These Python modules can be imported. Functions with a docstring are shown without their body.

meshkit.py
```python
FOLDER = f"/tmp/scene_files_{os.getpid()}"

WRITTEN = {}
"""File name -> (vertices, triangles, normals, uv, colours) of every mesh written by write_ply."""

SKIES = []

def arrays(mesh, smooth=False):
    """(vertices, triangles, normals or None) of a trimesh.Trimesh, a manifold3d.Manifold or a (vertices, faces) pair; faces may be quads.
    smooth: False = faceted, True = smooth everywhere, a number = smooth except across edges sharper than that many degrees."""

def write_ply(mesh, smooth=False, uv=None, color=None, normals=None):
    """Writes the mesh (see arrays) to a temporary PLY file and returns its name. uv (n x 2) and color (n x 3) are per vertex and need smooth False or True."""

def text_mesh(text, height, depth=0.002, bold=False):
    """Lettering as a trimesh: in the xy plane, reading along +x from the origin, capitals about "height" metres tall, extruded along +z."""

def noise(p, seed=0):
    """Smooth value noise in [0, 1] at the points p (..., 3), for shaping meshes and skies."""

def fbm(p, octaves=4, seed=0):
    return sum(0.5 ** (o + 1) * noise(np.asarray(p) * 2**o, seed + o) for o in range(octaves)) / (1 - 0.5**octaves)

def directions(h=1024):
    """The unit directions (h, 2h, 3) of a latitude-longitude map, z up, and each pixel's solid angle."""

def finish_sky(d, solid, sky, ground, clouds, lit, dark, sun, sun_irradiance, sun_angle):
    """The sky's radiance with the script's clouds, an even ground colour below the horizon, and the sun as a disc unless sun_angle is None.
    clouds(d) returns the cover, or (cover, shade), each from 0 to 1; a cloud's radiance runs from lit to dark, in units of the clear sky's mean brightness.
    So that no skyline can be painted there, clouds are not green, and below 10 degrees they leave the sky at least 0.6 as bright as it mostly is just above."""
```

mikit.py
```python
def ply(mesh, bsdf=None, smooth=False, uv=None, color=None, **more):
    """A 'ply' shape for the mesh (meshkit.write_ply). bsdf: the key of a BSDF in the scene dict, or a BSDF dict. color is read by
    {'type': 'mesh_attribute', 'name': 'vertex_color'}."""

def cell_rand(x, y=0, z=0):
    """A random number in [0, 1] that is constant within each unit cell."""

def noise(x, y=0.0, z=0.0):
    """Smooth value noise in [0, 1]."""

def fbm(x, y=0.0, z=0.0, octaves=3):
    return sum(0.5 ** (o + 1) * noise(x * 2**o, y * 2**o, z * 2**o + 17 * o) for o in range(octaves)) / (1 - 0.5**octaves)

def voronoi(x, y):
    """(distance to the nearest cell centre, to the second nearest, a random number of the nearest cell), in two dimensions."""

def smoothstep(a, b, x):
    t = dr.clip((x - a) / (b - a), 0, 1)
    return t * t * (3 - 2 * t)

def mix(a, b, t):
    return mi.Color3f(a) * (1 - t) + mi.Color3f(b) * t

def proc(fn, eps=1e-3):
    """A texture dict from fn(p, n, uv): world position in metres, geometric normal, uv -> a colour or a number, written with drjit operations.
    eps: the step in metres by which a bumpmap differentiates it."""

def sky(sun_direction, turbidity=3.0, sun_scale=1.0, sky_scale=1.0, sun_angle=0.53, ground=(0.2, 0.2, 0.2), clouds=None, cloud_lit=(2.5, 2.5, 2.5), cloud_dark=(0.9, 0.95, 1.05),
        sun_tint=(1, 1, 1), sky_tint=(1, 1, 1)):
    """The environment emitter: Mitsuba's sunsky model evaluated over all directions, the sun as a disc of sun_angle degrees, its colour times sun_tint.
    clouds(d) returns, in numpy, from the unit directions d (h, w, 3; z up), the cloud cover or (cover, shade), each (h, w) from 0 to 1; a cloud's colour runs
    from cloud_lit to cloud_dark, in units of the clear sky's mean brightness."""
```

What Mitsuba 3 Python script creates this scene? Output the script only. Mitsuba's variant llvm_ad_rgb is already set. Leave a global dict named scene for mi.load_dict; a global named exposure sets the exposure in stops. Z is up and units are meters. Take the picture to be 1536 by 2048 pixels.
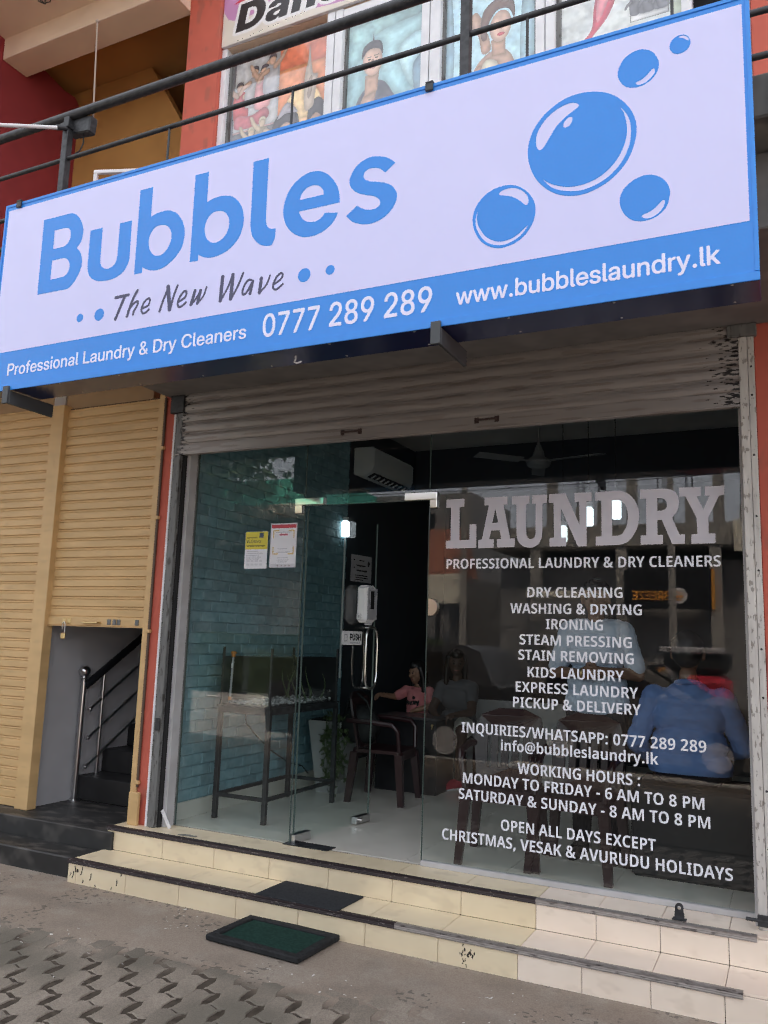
import glob
import math
import random

import drjit as dr
import manifold3d as m3
import mitsuba as mi
import numpy as np
import shapely
import shapely.geometry as sg
import trimesh
from shapely import affinity
from shapely.ops import unary_union

import meshkit
import mikit
from mikit import cell_rand, fbm, mix, noise, proc, smoothstep, voronoi

T = mi.ScalarTransform4f
scene, labels = {}, {}
rnd = random.Random(7)

# ---------------------------------------------------------------- camera, sky, exposure
EYE = np.array([1.5314, -4.5612, 1.2695])
YAW, PITCH, ROLL, FOCAL = 0.45841, 0.15326, 0.03278, 1644.1
_f = np.array([-math.sin(YAW) * math.cos(PITCH), math.cos(YAW) * math.cos(PITCH), math.sin(PITCH)])
_r = np.array([math.cos(YAW), math.sin(YAW), 0.0])
_u = np.cross(_r, _f)
_up = -_r * math.sin(ROLL) + _u * math.cos(ROLL)
scene['camera'] = {'type': 'perspective', 'fov': math.degrees(2 * math.atan(768 / FOCAL)), 'fov_axis': 'x', 'near_clip': 0.05, 'far_clip': 500.0,
                   'to_world': T().look_at(origin=EYE.tolist(), target=(EYE + _f).tolist(), up=_up.tolist())}


def overcast(d):
    shade = meshkit.fbm(d * np.array([3.0, 3.0, 7.0]), octaves=3, seed=3)
    return np.ones(d.shape[:2]), np.clip((shade - 0.3) * 0.9, 0, 1)


scene['sky'] = mikit.sky((0.22, 0.50, 0.86), turbidity=3, sun_scale=0.75, sun_angle=7, ground=(0.30, 0.29, 0.27), clouds=overcast, cloud_lit=(2.4, 2.5, 2.72), cloud_dark=(1.6, 1.68, 1.84))
exposure = 2.76


# ---------------------------------------------------------------- helpers: keys and labels
def fresh(name):
    key, n = name, 0
    while key in scene or key in labels:
        n += 1
        key = '%s_%03d' % (name, n)
    return key


def thing(name, label, category, group=None):
    key = fresh(name)
    labels[key] = {'label': label, 'category': category}
    if group:
        labels[key]['group'] = group
    return key


def put(parent, name, mesh, mat, smooth=False, label=None, kind=None, color=None):
    key = fresh(parent + '__' + name if parent else name)
    scene[key] = mikit.ply(mesh, mat, smooth=smooth, color=color)
    if label or kind:
        labels[key] = {k: v for k, v in (('label', label), ('kind', kind)) if v}
    return key


def solo(name, mesh, mat, label, category, smooth=False, group=None, color=None):
    key = thing(name, label, category, group)
    scene[key] = mikit.ply(mesh, mat, smooth=smooth, color=color)
    return key


def struct(name, mesh, mat, label, smooth=False):
    key = fresh(name)
    scene[key] = mikit.ply(mesh, mat, smooth=smooth)
    labels[key] = {'label': label, 'kind': 'structure'}
    return key


# ---------------------------------------------------------------- helpers: shapes
def box(x0, x1, y0, y1, z0, z1, c=0.0):
    if c <= 0:
        m = trimesh.creation.box(extents=(x1 - x0, y1 - y0, z1 - z0))
        m.apply_translation(((x0 + x1) / 2, (y0 + y1) / 2, (z0 + z1) / 2))
        return m
    hx, hy, hz = (x1 - x0) / 2, (y1 - y0) / 2, (z1 - z0) / 2
    pts = []
    for sx in (-1, 1):
        for sy in (-1, 1):
            for sz in (-1, 1):
                pts += [(sx * hx, sy * (hy - c), sz * (hz - c)), (sx * (hx - c), sy * hy, sz * (hz - c)), (sx * (hx - c), sy * (hy - c), sz * hz)]
    m = trimesh.convex.convex_hull(np.array(pts))
    m.apply_translation(((x0 + x1) / 2, (y0 + y1) / 2, (z0 + z1) / 2))
    return m


def join(*ms):
    flat = []
    for m in ms:
        flat += list(m) if isinstance(m, (list, tuple)) else [m]
    return trimesh.util.concatenate(flat)


def cyl(p0, p1, r, n=14, r1=None):
    p0, p1 = np.array(p0, float), np.array(p1, float)
    return tube([p0, p1], [r, r if r1 is None else r1], n)


def tube(pts, r, n=8, closed=False):
    p = np.asarray(pts, float)
    k = len(p)
    rr = np.broadcast_to(np.asarray(r, float), (k,))
    if closed:
        t = np.roll(p, -1, 0) - np.roll(p, 1, 0)
    else:
        t = np.gradient(p, axis=0)
    t /= np.linalg.norm(t, axis=1, keepdims=True) + 1e-12
    ref = np.array([0, 0, 1.0]) if abs(t[0][2]) < 0.9 else np.array([1.0, 0, 0])
    a = np.cross(t[0], ref)
    a /= np.linalg.norm(a)
    A, B = [], []
    for i in range(k):
        a = a - t[i] * (a @ t[i])
        a /= np.linalg.norm(a) + 1e-12
        A.append(a.copy())
        B.append(np.cross(t[i], a))
    A, B = np.array(A), np.array(B)
    ang = np.arange(n) * 2 * np.pi / n
    v = (p[:, None] + rr[:, None, None] * (np.cos(ang)[None, :, None] * A[:, None] + np.sin(ang)[None, :, None] * B[:, None])).reshape(-1, 3)
    f = []
    for i in range(k if closed else k - 1):
        j = (i + 1) % k
        for s in range(n):
            q = (s + 1) % n
            f += [(i * n + s, i * n + q, j * n + q), (i * n + s, j * n + q, j * n + s)]
    v = v.tolist()
    if not closed:
        for i, flip in ((0, True), (k - 1, False)):
            v.append(p[i].tolist())
            for s in range(n):
                q = (s + 1) % n
                tri = (len(v) - 1, i * n + s, i * n + q)
                f.append(tri[::-1] if flip else tri)
    return trimesh.Trimesh(np.array(v), np.array(f), process=False)


def lathe(profile, n=24, at=(0, 0, 0)):
    p = np.array(profile, float)
    ang = np.arange(n) * 2 * np.pi / n
    v = np.stack([p[:, :1] * np.cos(ang), p[:, :1] * np.sin(ang), np.repeat(p[:, 1:], n, 1)], -1).reshape(-1, 3)
    f = []
    for i in range(len(p) - 1):
        for s in range(n):
            q = (s + 1) % n
            f += [(i * n + s, i * n + q, (i + 1) * n + q), (i * n + s, (i + 1) * n + q, (i + 1) * n + s)]
    return trimesh.Trimesh(v + np.array(at), np.array(f), process=False)


def polys(g):
    return [p for p in getattr(g, 'geoms', [g]) if p.geom_type == 'Polygon' and p.area > 1e-9]


def extr(g, h):
    return trimesh.util.concatenate([trimesh.creation.extrude_polygon(p, h, engine='earcut') for p in polys(g)])


def xz(g, y0, y1):
    """The polygon in x and z, solid from y0 (front) to y1 (back)."""
    m = extr(g, y1 - y0)
    v = m.vertices
    return trimesh.Trimesh(np.stack([v[:, 0], y1 - v[:, 2], v[:, 1]], 1), m.faces, process=False)


def yz(g, x0, x1):
    m = extr(g, x1 - x0)
    v = m.vertices
    return trimesh.Trimesh(np.stack([x0 + v[:, 2], v[:, 0], v[:, 1]], 1), m.faces, process=False)


def xy(g, z0, z1):
    m = extr(g, z1 - z0)
    m.apply_translation((0, 0, z0))
    return m


def place(m, loc=(0, 0, 0), rz=0.0, rx=0.0, ry=0.0):
    m = m.copy()
    M = trimesh.transformations.euler_matrix(math.radians(rx), math.radians(ry), math.radians(rz), 'sxyz')
    M[:3, 3] = loc
    m.apply_transform(M)
    return m


def grid(x0, x1, y0, y1, nx, ny, zf):
    X, Y = np.meshgrid(np.linspace(x0, x1, nx + 1), np.linspace(y0, y1, ny + 1), indexing='ij')
    v = np.stack([X.ravel(), Y.ravel(), zf(X, Y).ravel()], 1)
    i = (np.arange(nx)[:, None] * (ny + 1) + np.arange(ny)[None]).ravel()
    f = np.vstack([np.stack([i, i + ny + 1, i + ny + 2], 1), np.stack([i, i + ny + 2, i + 1], 1)])
    return trimesh.Trimesh(v, f, process=False)


def ball(c, r, s=(1, 1, 1), n=2):
    m = trimesh.creation.icosphere(subdivisions=n, radius=r)
    m.apply_scale(s)
    m.apply_translation(c)
    return m


def rect(x0, x1, z0, z1):
    return sg.box(x0, z0, x1, z1)


def rrect(x0, x1, z0, z1, r):
    return sg.box(x0 + r, z0 + r, x1 - r, z1 - r).buffer(r, 6)


def ell(cx, cz, rx, rz=None, rot=0):
    e = affinity.scale(sg.Point(0, 0).buffer(1, 12), rx, rz or rx)
    return affinity.translate(affinity.rotate(e, rot, origin=(0, 0)), cx, cz)


def spline(txt, k=5):
    """A closed outline through points in millimetres; '!' marks a corner, the rest is smoothed."""
    pts, cor = [], []
    for tok in txt.split():
        cor.append(tok.endswith('!'))
        pts.append([float(a) / 1000 for a in tok.rstrip('!').split(',')])
    P, n, out = np.array(pts), len(pts), []
    for i in range(n):
        a, b = P[i], P[(i + 1) % n]
        out.append(a)
        if cor[i] and cor[(i + 1) % n]:
            continue
        p0 = 2 * a - b if cor[i] else P[i - 1]
        p3 = 2 * b - a if cor[(i + 1) % n] else P[(i + 2) % n]
        for j in range(1, k):
            t = j / k
            out.append(0.5 * (2 * a + (b - p0) * t + (2 * p0 - 5 * a + 4 * b - p3) * t * t + (3 * a - p0 - 3 * b + p3) * t ** 3))
    return np.array(out)


def outline(loops):
    g = sg.Polygon(spline(loops[0])).buffer(0)
    for h in loops[1:]:
        g = g.difference(sg.Polygon(spline(h)).buffer(0))
    return g


def brush(txt, w):
    p = np.array([[float(a) / 1000 for a in t.split(',')] for t in txt.split()])
    if len(p) > 2:
        q = []
        for i in range(len(p) - 1):
            a, b, p0, p3 = p[i], p[i + 1], p[max(i - 1, 0)], p[min(i + 2, len(p) - 1)]
            for j in range(5):
                t = j / 5
                q.append(0.5 * (2 * a + (b - p0) * t + (2 * p0 - 5 * a + 4 * b - p3) * t * t + (3 * a - p0 - 3 * b + p3) * t ** 3))
        p = np.array(q + [p[-1]])
    return sg.LineString(p).buffer(w / 2000, 4)


# ---------------------------------------------------------------- helpers: lettering and print
_FONT = {}


def font(which, size, weight, width):
    k = (which, size, weight, width)
    if k not in _FONT:
        from PIL import ImageFont
        folder = '/opt/blender-*/*/datafiles/fonts/'
        found = glob.glob(folder + ('NotoSansKhmer*.woff2' if which == 'noto' else 'Inter.woff2')) or glob.glob(folder + 'Inter.woff2')
        ft = ImageFont.truetype(found[0], size)
        try:
            ft.set_variation_by_axes([weight, width] if 'Khmer' in found[0] else [32, weight])
        except Exception:
            pass
        _FONT[k] = ft
    return _FONT[k]


def text(s, weight=600, width=100, which='noto', size=110):
    """Lettering as a polygon, capitals one unit high, baseline at 0."""
    from PIL import Image, ImageDraw
    ft = font(which, size, weight, width)
    x0, y0, x1, y1 = ft.getbbox(s, anchor='ls')
    im = Image.new('L', (x1 - x0 + 8, y1 - y0 + 8))
    ImageDraw.Draw(im).text((4 - x0, 4 - y0), s, 255, ft, anchor='ls')
    on = np.pad(np.asarray(im) > 127, ((0, 0), (1, 1))).astype(np.int8)
    rows, starts = np.nonzero(np.diff(on, axis=1) == 1)
    ends = np.nonzero(np.diff(on, axis=1) == -1)[1]
    g = shapely.union_all(shapely.box(starts, -rows - 1, ends, -rows)).buffer(0.6).buffer(-0.6).simplify(0.6)
    hb = ft.getbbox('H', anchor='ls')
    k = 1.0 / (hb[3] - hb[1])
    return affinity.affine_transform(g, [k, 0, 0, k, -4 * k, (4 - y0) * k])


def fit(s, x0, x1, z, cap, **kw):
    g = text(s, **kw)
    a, _, b, _ = g.bounds
    k = (x1 - x0) / (b - a)
    return affinity.affine_transform(g, [k, 0, 0, cap, x0 - a * k, z])


def sheet(layers, mottle=0.0, step=0.02):
    """Flat print: later layers cover earlier ones; one mesh in x and z (y = 0) with colours per region, and with the soft mottle of a printed photograph."""
    V, F, C, n, above = [], [], [], 0, None
    for g, col in reversed(layers):
        if above is None:
            vis, above = g, g
        else:
            vis = g.difference(above)
            above = unary_union([above, g])
        for p in polys(vis):
            v, f = trimesh.creation.triangulate_polygon(p, engine='earcut')
            if mottle:
                v3, f = trimesh.remesh.subdivide_to_size(np.c_[v, np.zeros(len(v))], f, step, max_iter=12)
                v = v3[:, :2]
            c = np.tile(np.array(col, float), (len(v), 1))
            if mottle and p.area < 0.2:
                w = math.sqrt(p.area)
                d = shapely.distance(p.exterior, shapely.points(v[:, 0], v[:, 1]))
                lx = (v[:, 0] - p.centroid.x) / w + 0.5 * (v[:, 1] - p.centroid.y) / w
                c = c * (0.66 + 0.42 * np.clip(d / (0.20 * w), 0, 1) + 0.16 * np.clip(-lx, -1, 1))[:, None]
            if mottle:
                q = np.c_[v, np.full(len(v), sum(col) * 3)]
                c = c * (1 + mottle * (2.2 * (meshkit.fbm(q * 9, 3, 1) - 0.5) + 1.6 * (meshkit.fbm(q * 34, 2, 2) - 0.5)))[:, None]
                c = c * (1 + mottle * 0.35 * (meshkit.fbm(q[:, [0, 1, 2, ]] * 16 + np.array([7, 3, 1]), 2, 4)[:, None] - 0.5) * np.array([1, 0.2, -1.0]))
            V.append(v)
            F.append(f + n)
            C.append(np.clip(c, 0.01, 0.9))
            n += len(v)
    v = np.vstack(V)
    return trimesh.Trimesh(np.stack([v[:, 0], v[:, 0] * 0, v[:, 1]], 1), np.vstack(F), process=False), np.vstack(C)


def lin(r, g, b):
    c = np.array([r, g, b]) / 255.0
    return np.where(c < 0.04045, c / 12.92, ((c + 0.055) / 1.055) ** 2.4).tolist()


# ---------------------------------------------------------------- materials
def mat(key, col, rough=0.5, metal=0.0, spec=0.5, bump=None, scale=1.0, eps=1e-3, **more):
    if callable(col):
        col = proc(col)
    elif isinstance(col, (list, tuple)):
        col = {'type': 'rgb', 'value': list(col)}
    if callable(rough):
        rough = proc(rough)
    b = {'type': 'principled', 'base_color': col, 'roughness': rough, 'metallic': metal, 'specular': spec, **more}
    if bump:
        b = {'type': 'bumpmap', 'arbitrary': proc(bump, eps=eps), 'scale': scale, 'bsdf': b}
    scene[key] = {'type': 'twosided', 'bsdf': b}
    return key


def op(v):
    """A number kept as data, so that materials of one recipe share one compiled routine."""
    return dr.opaque(mi.Float, float(v))


def op3(v):
    return [op(x) for x in v]


def grain(a, b, f=(4, 4, 4), c=None, g=(12, 12, 12), lo=0.62, hi=0.8, amt=0.5):
    """A colour that wavers between a and b, with patches of c; f and g are grains per metre."""
    A, B, C = op3(a), op3(b), op3(c or a)
    F, G, lo_, w_, m_ = op3(f), op3(g), op(lo), op(1 / (hi - lo)), op(amt if c else 0.0)

    def fn(p, n, uv):
        t = fbm(p.x * F[0], p.y * F[1], p.z * F[2])
        u = dr.clip((fbm(p.x * G[0] + 3, p.y * G[1] + 5, p.z * G[2] + 1) - lo_) * w_, 0, 1)
        t, u = dr.clip((t - 0.3) * 2.5, 0, 1), u * u * (3 - 2 * u) * m_
        return mi.Color3f(*[(A[i] * (1 - t) + B[i] * t) * (1 - u) + C[i] * u for i in range(3)])
    return fn


def speck(a, b, f):
    return grain(a, b, (f, f, f))


def ridge(f, amp):
    F, m = op3(f), op(amp)
    return lambda p, n, uv: (noise(p.x * F[0], p.y * F[1], p.z * F[2]) + 0.5 * noise(p.x * F[0] * 2.3, p.y * F[1] * 2.3, p.z * F[2] * 2.3)) * m


mat('m_sign_white', [0.60, 0.60, 0.88], 0.3)
mat('m_sign_blue', [0.03, 0.235, 0.72], 0.3)
mat('m_sign_text', [0.72, 0.72, 0.90], 0.35)
mat('m_sign_ink', [0.055, 0.055, 0.12], 0.4)
mat('m_sign_navy', [0.014, 0.022, 0.085], 0.22)
mat('m_black_steel', speck([0.016, 0.017, 0.019], [0.035, 0.036, 0.04], 40), 0.45)
mat('m_bracket', [0.05, 0.055, 0.06], 0.5)
mat('m_vinyl_big', [0.60, 0.57, 0.62], 0.4)
mat('m_vinyl', [0.80, 0.80, 0.86], 0.4)
mat('m_orange', grain([0.54, 0.125, 0.085], [0.48, 0.110, 0.075], (5, 5, 2.5), [0.30, 0.11, 0.08], (14, 14, 5), 0.58, 0.75, 0.5), 0.75, spec=0.3)
mat('m_maroon', speck([0.30, 0.042, 0.046], [0.25, 0.036, 0.040], 3), 0.8, spec=0.3)
mat('m_ochre', speck([0.46, 0.24, 0.075], [0.41, 0.21, 0.066], 3), 0.8, spec=0.3)
mat('m_beige', speck([0.74, 0.58, 0.44], [0.70, 0.54, 0.41], 4), 0.8, spec=0.3)
mat('m_tan_wall', speck([0.42, 0.29, 0.17], [0.36, 0.25, 0.15], 6), 0.8, spec=0.3)
mat('m_concrete', grain([0.23, 0.22, 0.21], [0.16, 0.155, 0.15], (6, 6, 6), [0.06, 0.06, 0.06], (9, 9, 3), 0.52, 0.72, 0.8), 0.85, spec=0.3)
mat('m_soffit', speck([0.20, 0.19, 0.19], [0.15, 0.145, 0.145], 7), 0.85, spec=0.3)


mat('m_tan_shutter', grain([0.62, 0.41, 0.19], [0.54, 0.355, 0.16], (3, 3, 12), [0.42, 0.28, 0.14], (10, 20, 30), 0.60, 0.80, 0.3), 0.5)
mat('m_groove', [0.10, 0.06, 0.035], 0.8)


def shutter_steel(p, n, uv):
    base = mix([0.37, 0.335, 0.315], [0.29, 0.262, 0.25], noise(p.x * 2.5, p.y * 8, p.z * 30))
    end = dr.maximum(smoothstep(1.08, 1.34, p.x), smoothstep(-2.10, -2.26, p.x))
    soot = smoothstep(0.52, 0.40, fbm(p.x * 30, p.y * 20, p.z * 90) + (1 - end) * 0.40)
    streak = smoothstep(0.60, 0.74, noise(p.x * 6 + 7, p.y * 9, p.z * 55)) * 0.35
    return mix(mix(base, [0.14, 0.09, 0.07], streak), [0.018, 0.015, 0.014], soot)


mat('m_shutter_steel', shutter_steel, 0.42, metal=0.25)
mat('m_guide', grain([0.60, 0.57, 0.53], [0.48, 0.45, 0.42], (30, 30, 4), [0.16, 0.13, 0.11], (90, 90, 30), 0.62, 0.72, 0.7), 0.5)
mat('m_guide_dark', grain([0.17, 0.17, 0.165], [0.12, 0.12, 0.118], (30, 30, 5), [0.05, 0.045, 0.04], (50, 50, 12), 0.56, 0.7, 1.0), 0.5)
mat('m_white_trim', speck([0.78, 0.76, 0.78], [0.66, 0.64, 0.64], 14), 0.5)
mat('m_jamb', speck([0.46, 0.45, 0.45], [0.40, 0.39, 0.39], 8), 0.6)
mat('m_black', [0.012, 0.012, 0.013], 0.6)
mat('m_pane_edge', [0.07, 0.10, 0.09], 0.2)
mat('m_tile_old', grain([0.74, 0.63, 0.44], [0.68, 0.57, 0.395], (4, 4, 5), [0.55, 0.45, 0.31], (11, 11, 16), 0.58, 0.80, 0.4), 0.33)
mat('m_tile_new', grain([0.80, 0.69, 0.58], [0.75, 0.64, 0.53], (4, 4, 5), [0.60, 0.50, 0.40], (12, 12, 18), 0.60, 0.82, 0.4), 0.35)
mat('m_mark', [0.03, 0.022, 0.018], 0.8)
mat('m_grout', speck([0.16, 0.125, 0.085], [0.08, 0.062, 0.045], 20), 0.9)


mat('m_nosing', grain([0.040, 0.028, 0.030], [0.030, 0.022, 0.024], (60, 90, 90), [0.24, 0.21, 0.20], (70, 120, 120), 0.66, 0.74, 0.8), 0.45, metal=0.3)
mat('m_nosing_bare', grain([0.34, 0.31, 0.29], [0.24, 0.215, 0.20], (50, 120, 120), [0.05, 0.04, 0.04], (24, 80, 80), 0.60, 0.74, 0.8), 0.4, metal=0.5)
mat('m_black_tile', speck([0.012, 0.012, 0.013], [0.020, 0.020, 0.021], 5), 0.45)
mat('m_black_dusty', grain([0.018, 0.018, 0.018], [0.028, 0.028, 0.028], (5, 5, 5), [0.085, 0.078, 0.072], (7, 15, 7), 0.48, 0.78, 0.75), 0.5)
mat('m_stair_wall', speck([0.44, 0.44, 0.45], [0.40, 0.40, 0.41], 3), 0.7)
mat('m_steel', [0.62, 0.62, 0.63], 0.18, metal=1.0)
mat('m_chrome', [0.72, 0.70, 0.66], 0.07, metal=1.0)
mat('m_brass', [0.60, 0.45, 0.22], 0.3, metal=1.0)


def ground_col(p, n, uv):
    a = mix([0.285, 0.232, 0.188], [0.245, 0.198, 0.158], fbm(p.x * 1.3, p.y * 1.3))
    a = mix(a, [0.30, 0.265, 0.225], smoothstep(0.45, 0.8, fbm(p.x * 7 + 9, p.y * 7)) * 0.5)
    a = mix(a, [0.17, 0.142, 0.118], smoothstep(0.50, 0.85, fbm(p.x * 3.1 + 3, p.y * 4.5 + 1)) * 0.45)
    a = mix(a, [0.10, 0.085, 0.07], smoothstep(0.74, 0.80, noise(p.x * 48, p.y * 60)) * 0.7 * smoothstep(0.55, 0.7, noise(p.x * 4, p.y * 4)))
    a = a * (0.86 + 0.28 * noise(p.x * 210, p.y * 210))
    soil = smoothstep(-1.14, -1.34, p.y + 0.35 * (fbm(p.x * 2.2, p.y * 2.2 + 4) - 0.5) - 0.06 * p.x)
    a = mix(a, mix([0.040, 0.031, 0.023], [0.075, 0.06, 0.046], noise(p.x * 40, p.y * 40)), soil)
    return mix(a, [0.62, 0.60, 0.57], smoothstep(0.93, 0.95, noise(p.x * 44 + 6, p.y * 62)) * smoothstep(0.62, 0.7, noise(p.x * 2.7 + 8, p.y * 2.7)))


mat('m_ground', ground_col, 0.85, spec=0.3, bump=ridge((70, 70, 70), 0.003))


def paver_col(k):
    k = op(k)

    def f(p, n, uv):
        a = mix([0.25, 0.212, 0.175], [0.195, 0.166, 0.135], noise(p.x * 9, p.y * 9)) * k
        a = a * (0.80 + 0.40 * noise(p.x * 230, p.y * 230))
        return mix(a, [0.105, 0.097, 0.078], smoothstep(0.46, 0.74, fbm(p.x * 1.9 + 5, p.y * 1.9 + 2) - 0.09 * (p.x + 1.3)) * 0.75)
    return f


PAVER = [mat('m_paver_%d' % i, paver_col(k), 0.85, spec=0.3, bump=ridge((110, 110, 60), 0.0025)) for i, k in enumerate((1.1, 1.0, 0.88))]
mat('m_mat_black', speck([0.012, 0.013, 0.014], [0.022, 0.023, 0.025], 60), 0.8, spec=0.3)
mat('m_mat_green', speck([0.008, 0.028, 0.022], [0.013, 0.041, 0.033], 90), 0.95, spec=0.2)
mat('m_mat_grey', speck([0.022, 0.024, 0.028], [0.034, 0.036, 0.04], 120), 0.9, spec=0.2)
mat('m_floor_tile', speck([0.66, 0.63, 0.57], [0.61, 0.58, 0.52], 3), 0.18)
BRICK = [mat('m_brick_%d' % i, grain([0.24 * k, 0.40 * k, 0.45 * k], [0.17 * k, 0.31 * k, 0.36 * k], (20, 22, 22)), 0.55, bump=ridge((20, 28, 34), 0.005)) for i, k in enumerate((1.12, 1.0, 0.86))]
mat('m_brick_joint', [0.17, 0.31, 0.36], 0.6)
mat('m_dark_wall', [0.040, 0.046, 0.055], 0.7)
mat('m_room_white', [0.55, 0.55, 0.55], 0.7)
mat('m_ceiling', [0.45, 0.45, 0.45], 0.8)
mat('m_white_plastic', [0.72, 0.72, 0.72], 0.35)
mat('m_grey_plastic', [0.38, 0.38, 0.40], 0.35)
mat('m_maroon_plastic', [0.030, 0.012, 0.014], 0.28)
mat('m_desk', [0.012, 0.013, 0.016], 0.35)
mat('m_pot', [0.42, 0.42, 0.42], 0.4)
mat('m_leaf', speck([0.045, 0.075, 0.025], [0.09, 0.12, 0.05], 30), 0.6)
mat('m_gravel', grain([0.05, 0.05, 0.05], [0.7, 0.7, 0.7], (60, 60, 60)), 0.6)
mat('m_orange_plastic', [0.55, 0.20, 0.03], 0.4)
mat('m_skin', [0.16, 0.085, 0.055], 0.5)
mat('m_skin_girl', [0.30, 0.17, 0.11], 0.5)
mat('m_hair', [0.008, 0.007, 0.007], 0.4)
mat('m_shirt_blue', speck([0.12, 0.20, 0.42], [0.10, 0.17, 0.37], 14), 0.8, spec=0.2)
mat('m_shirt_light', speck([0.42, 0.48, 0.58], [0.36, 0.42, 0.53], 14), 0.8, spec=0.2)
mat('m_shirt_grey', [0.22, 0.23, 0.25], 0.8, spec=0.2)
mat('m_shirt_pink', speck([0.62, 0.25, 0.25], [0.55, 0.20, 0.21], 20), 0.8, spec=0.2)
mat('m_trousers', [0.014, 0.015, 0.022], 0.8, spec=0.2)
mat('m_white_cloth', [0.6, 0.58, 0.52], 0.8, spec=0.2)
mat('m_red_shoe', [0.5, 0.05, 0.07], 0.6)
mat('m_print', {'type': 'mesh_attribute', 'name': 'vertex_color'}, 0.35)
mat('m_frame_white', speck([0.74, 0.74, 0.76], [0.66, 0.66, 0.68], 9), 0.35)
mat('m_asphalt', speck([0.27, 0.255, 0.235], [0.22, 0.21, 0.195], 12), 0.9)
scene['m_glass'] = {'type': 'thindielectric', 'int_ior': 1.52, 'specular_transmittance': {'type': 'rgb', 'value': [0.88, 0.94, 0.925]}}
scene['m_glass_door'] = {'type': 'thindielectric', 'int_ior': 1.52, 'specular_transmittance': {'type': 'rgb', 'value': [0.84, 0.93, 0.91]}}
scene['m_glass_clear'] = {'type': 'thindielectric', 'int_ior': 1.5}

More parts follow.
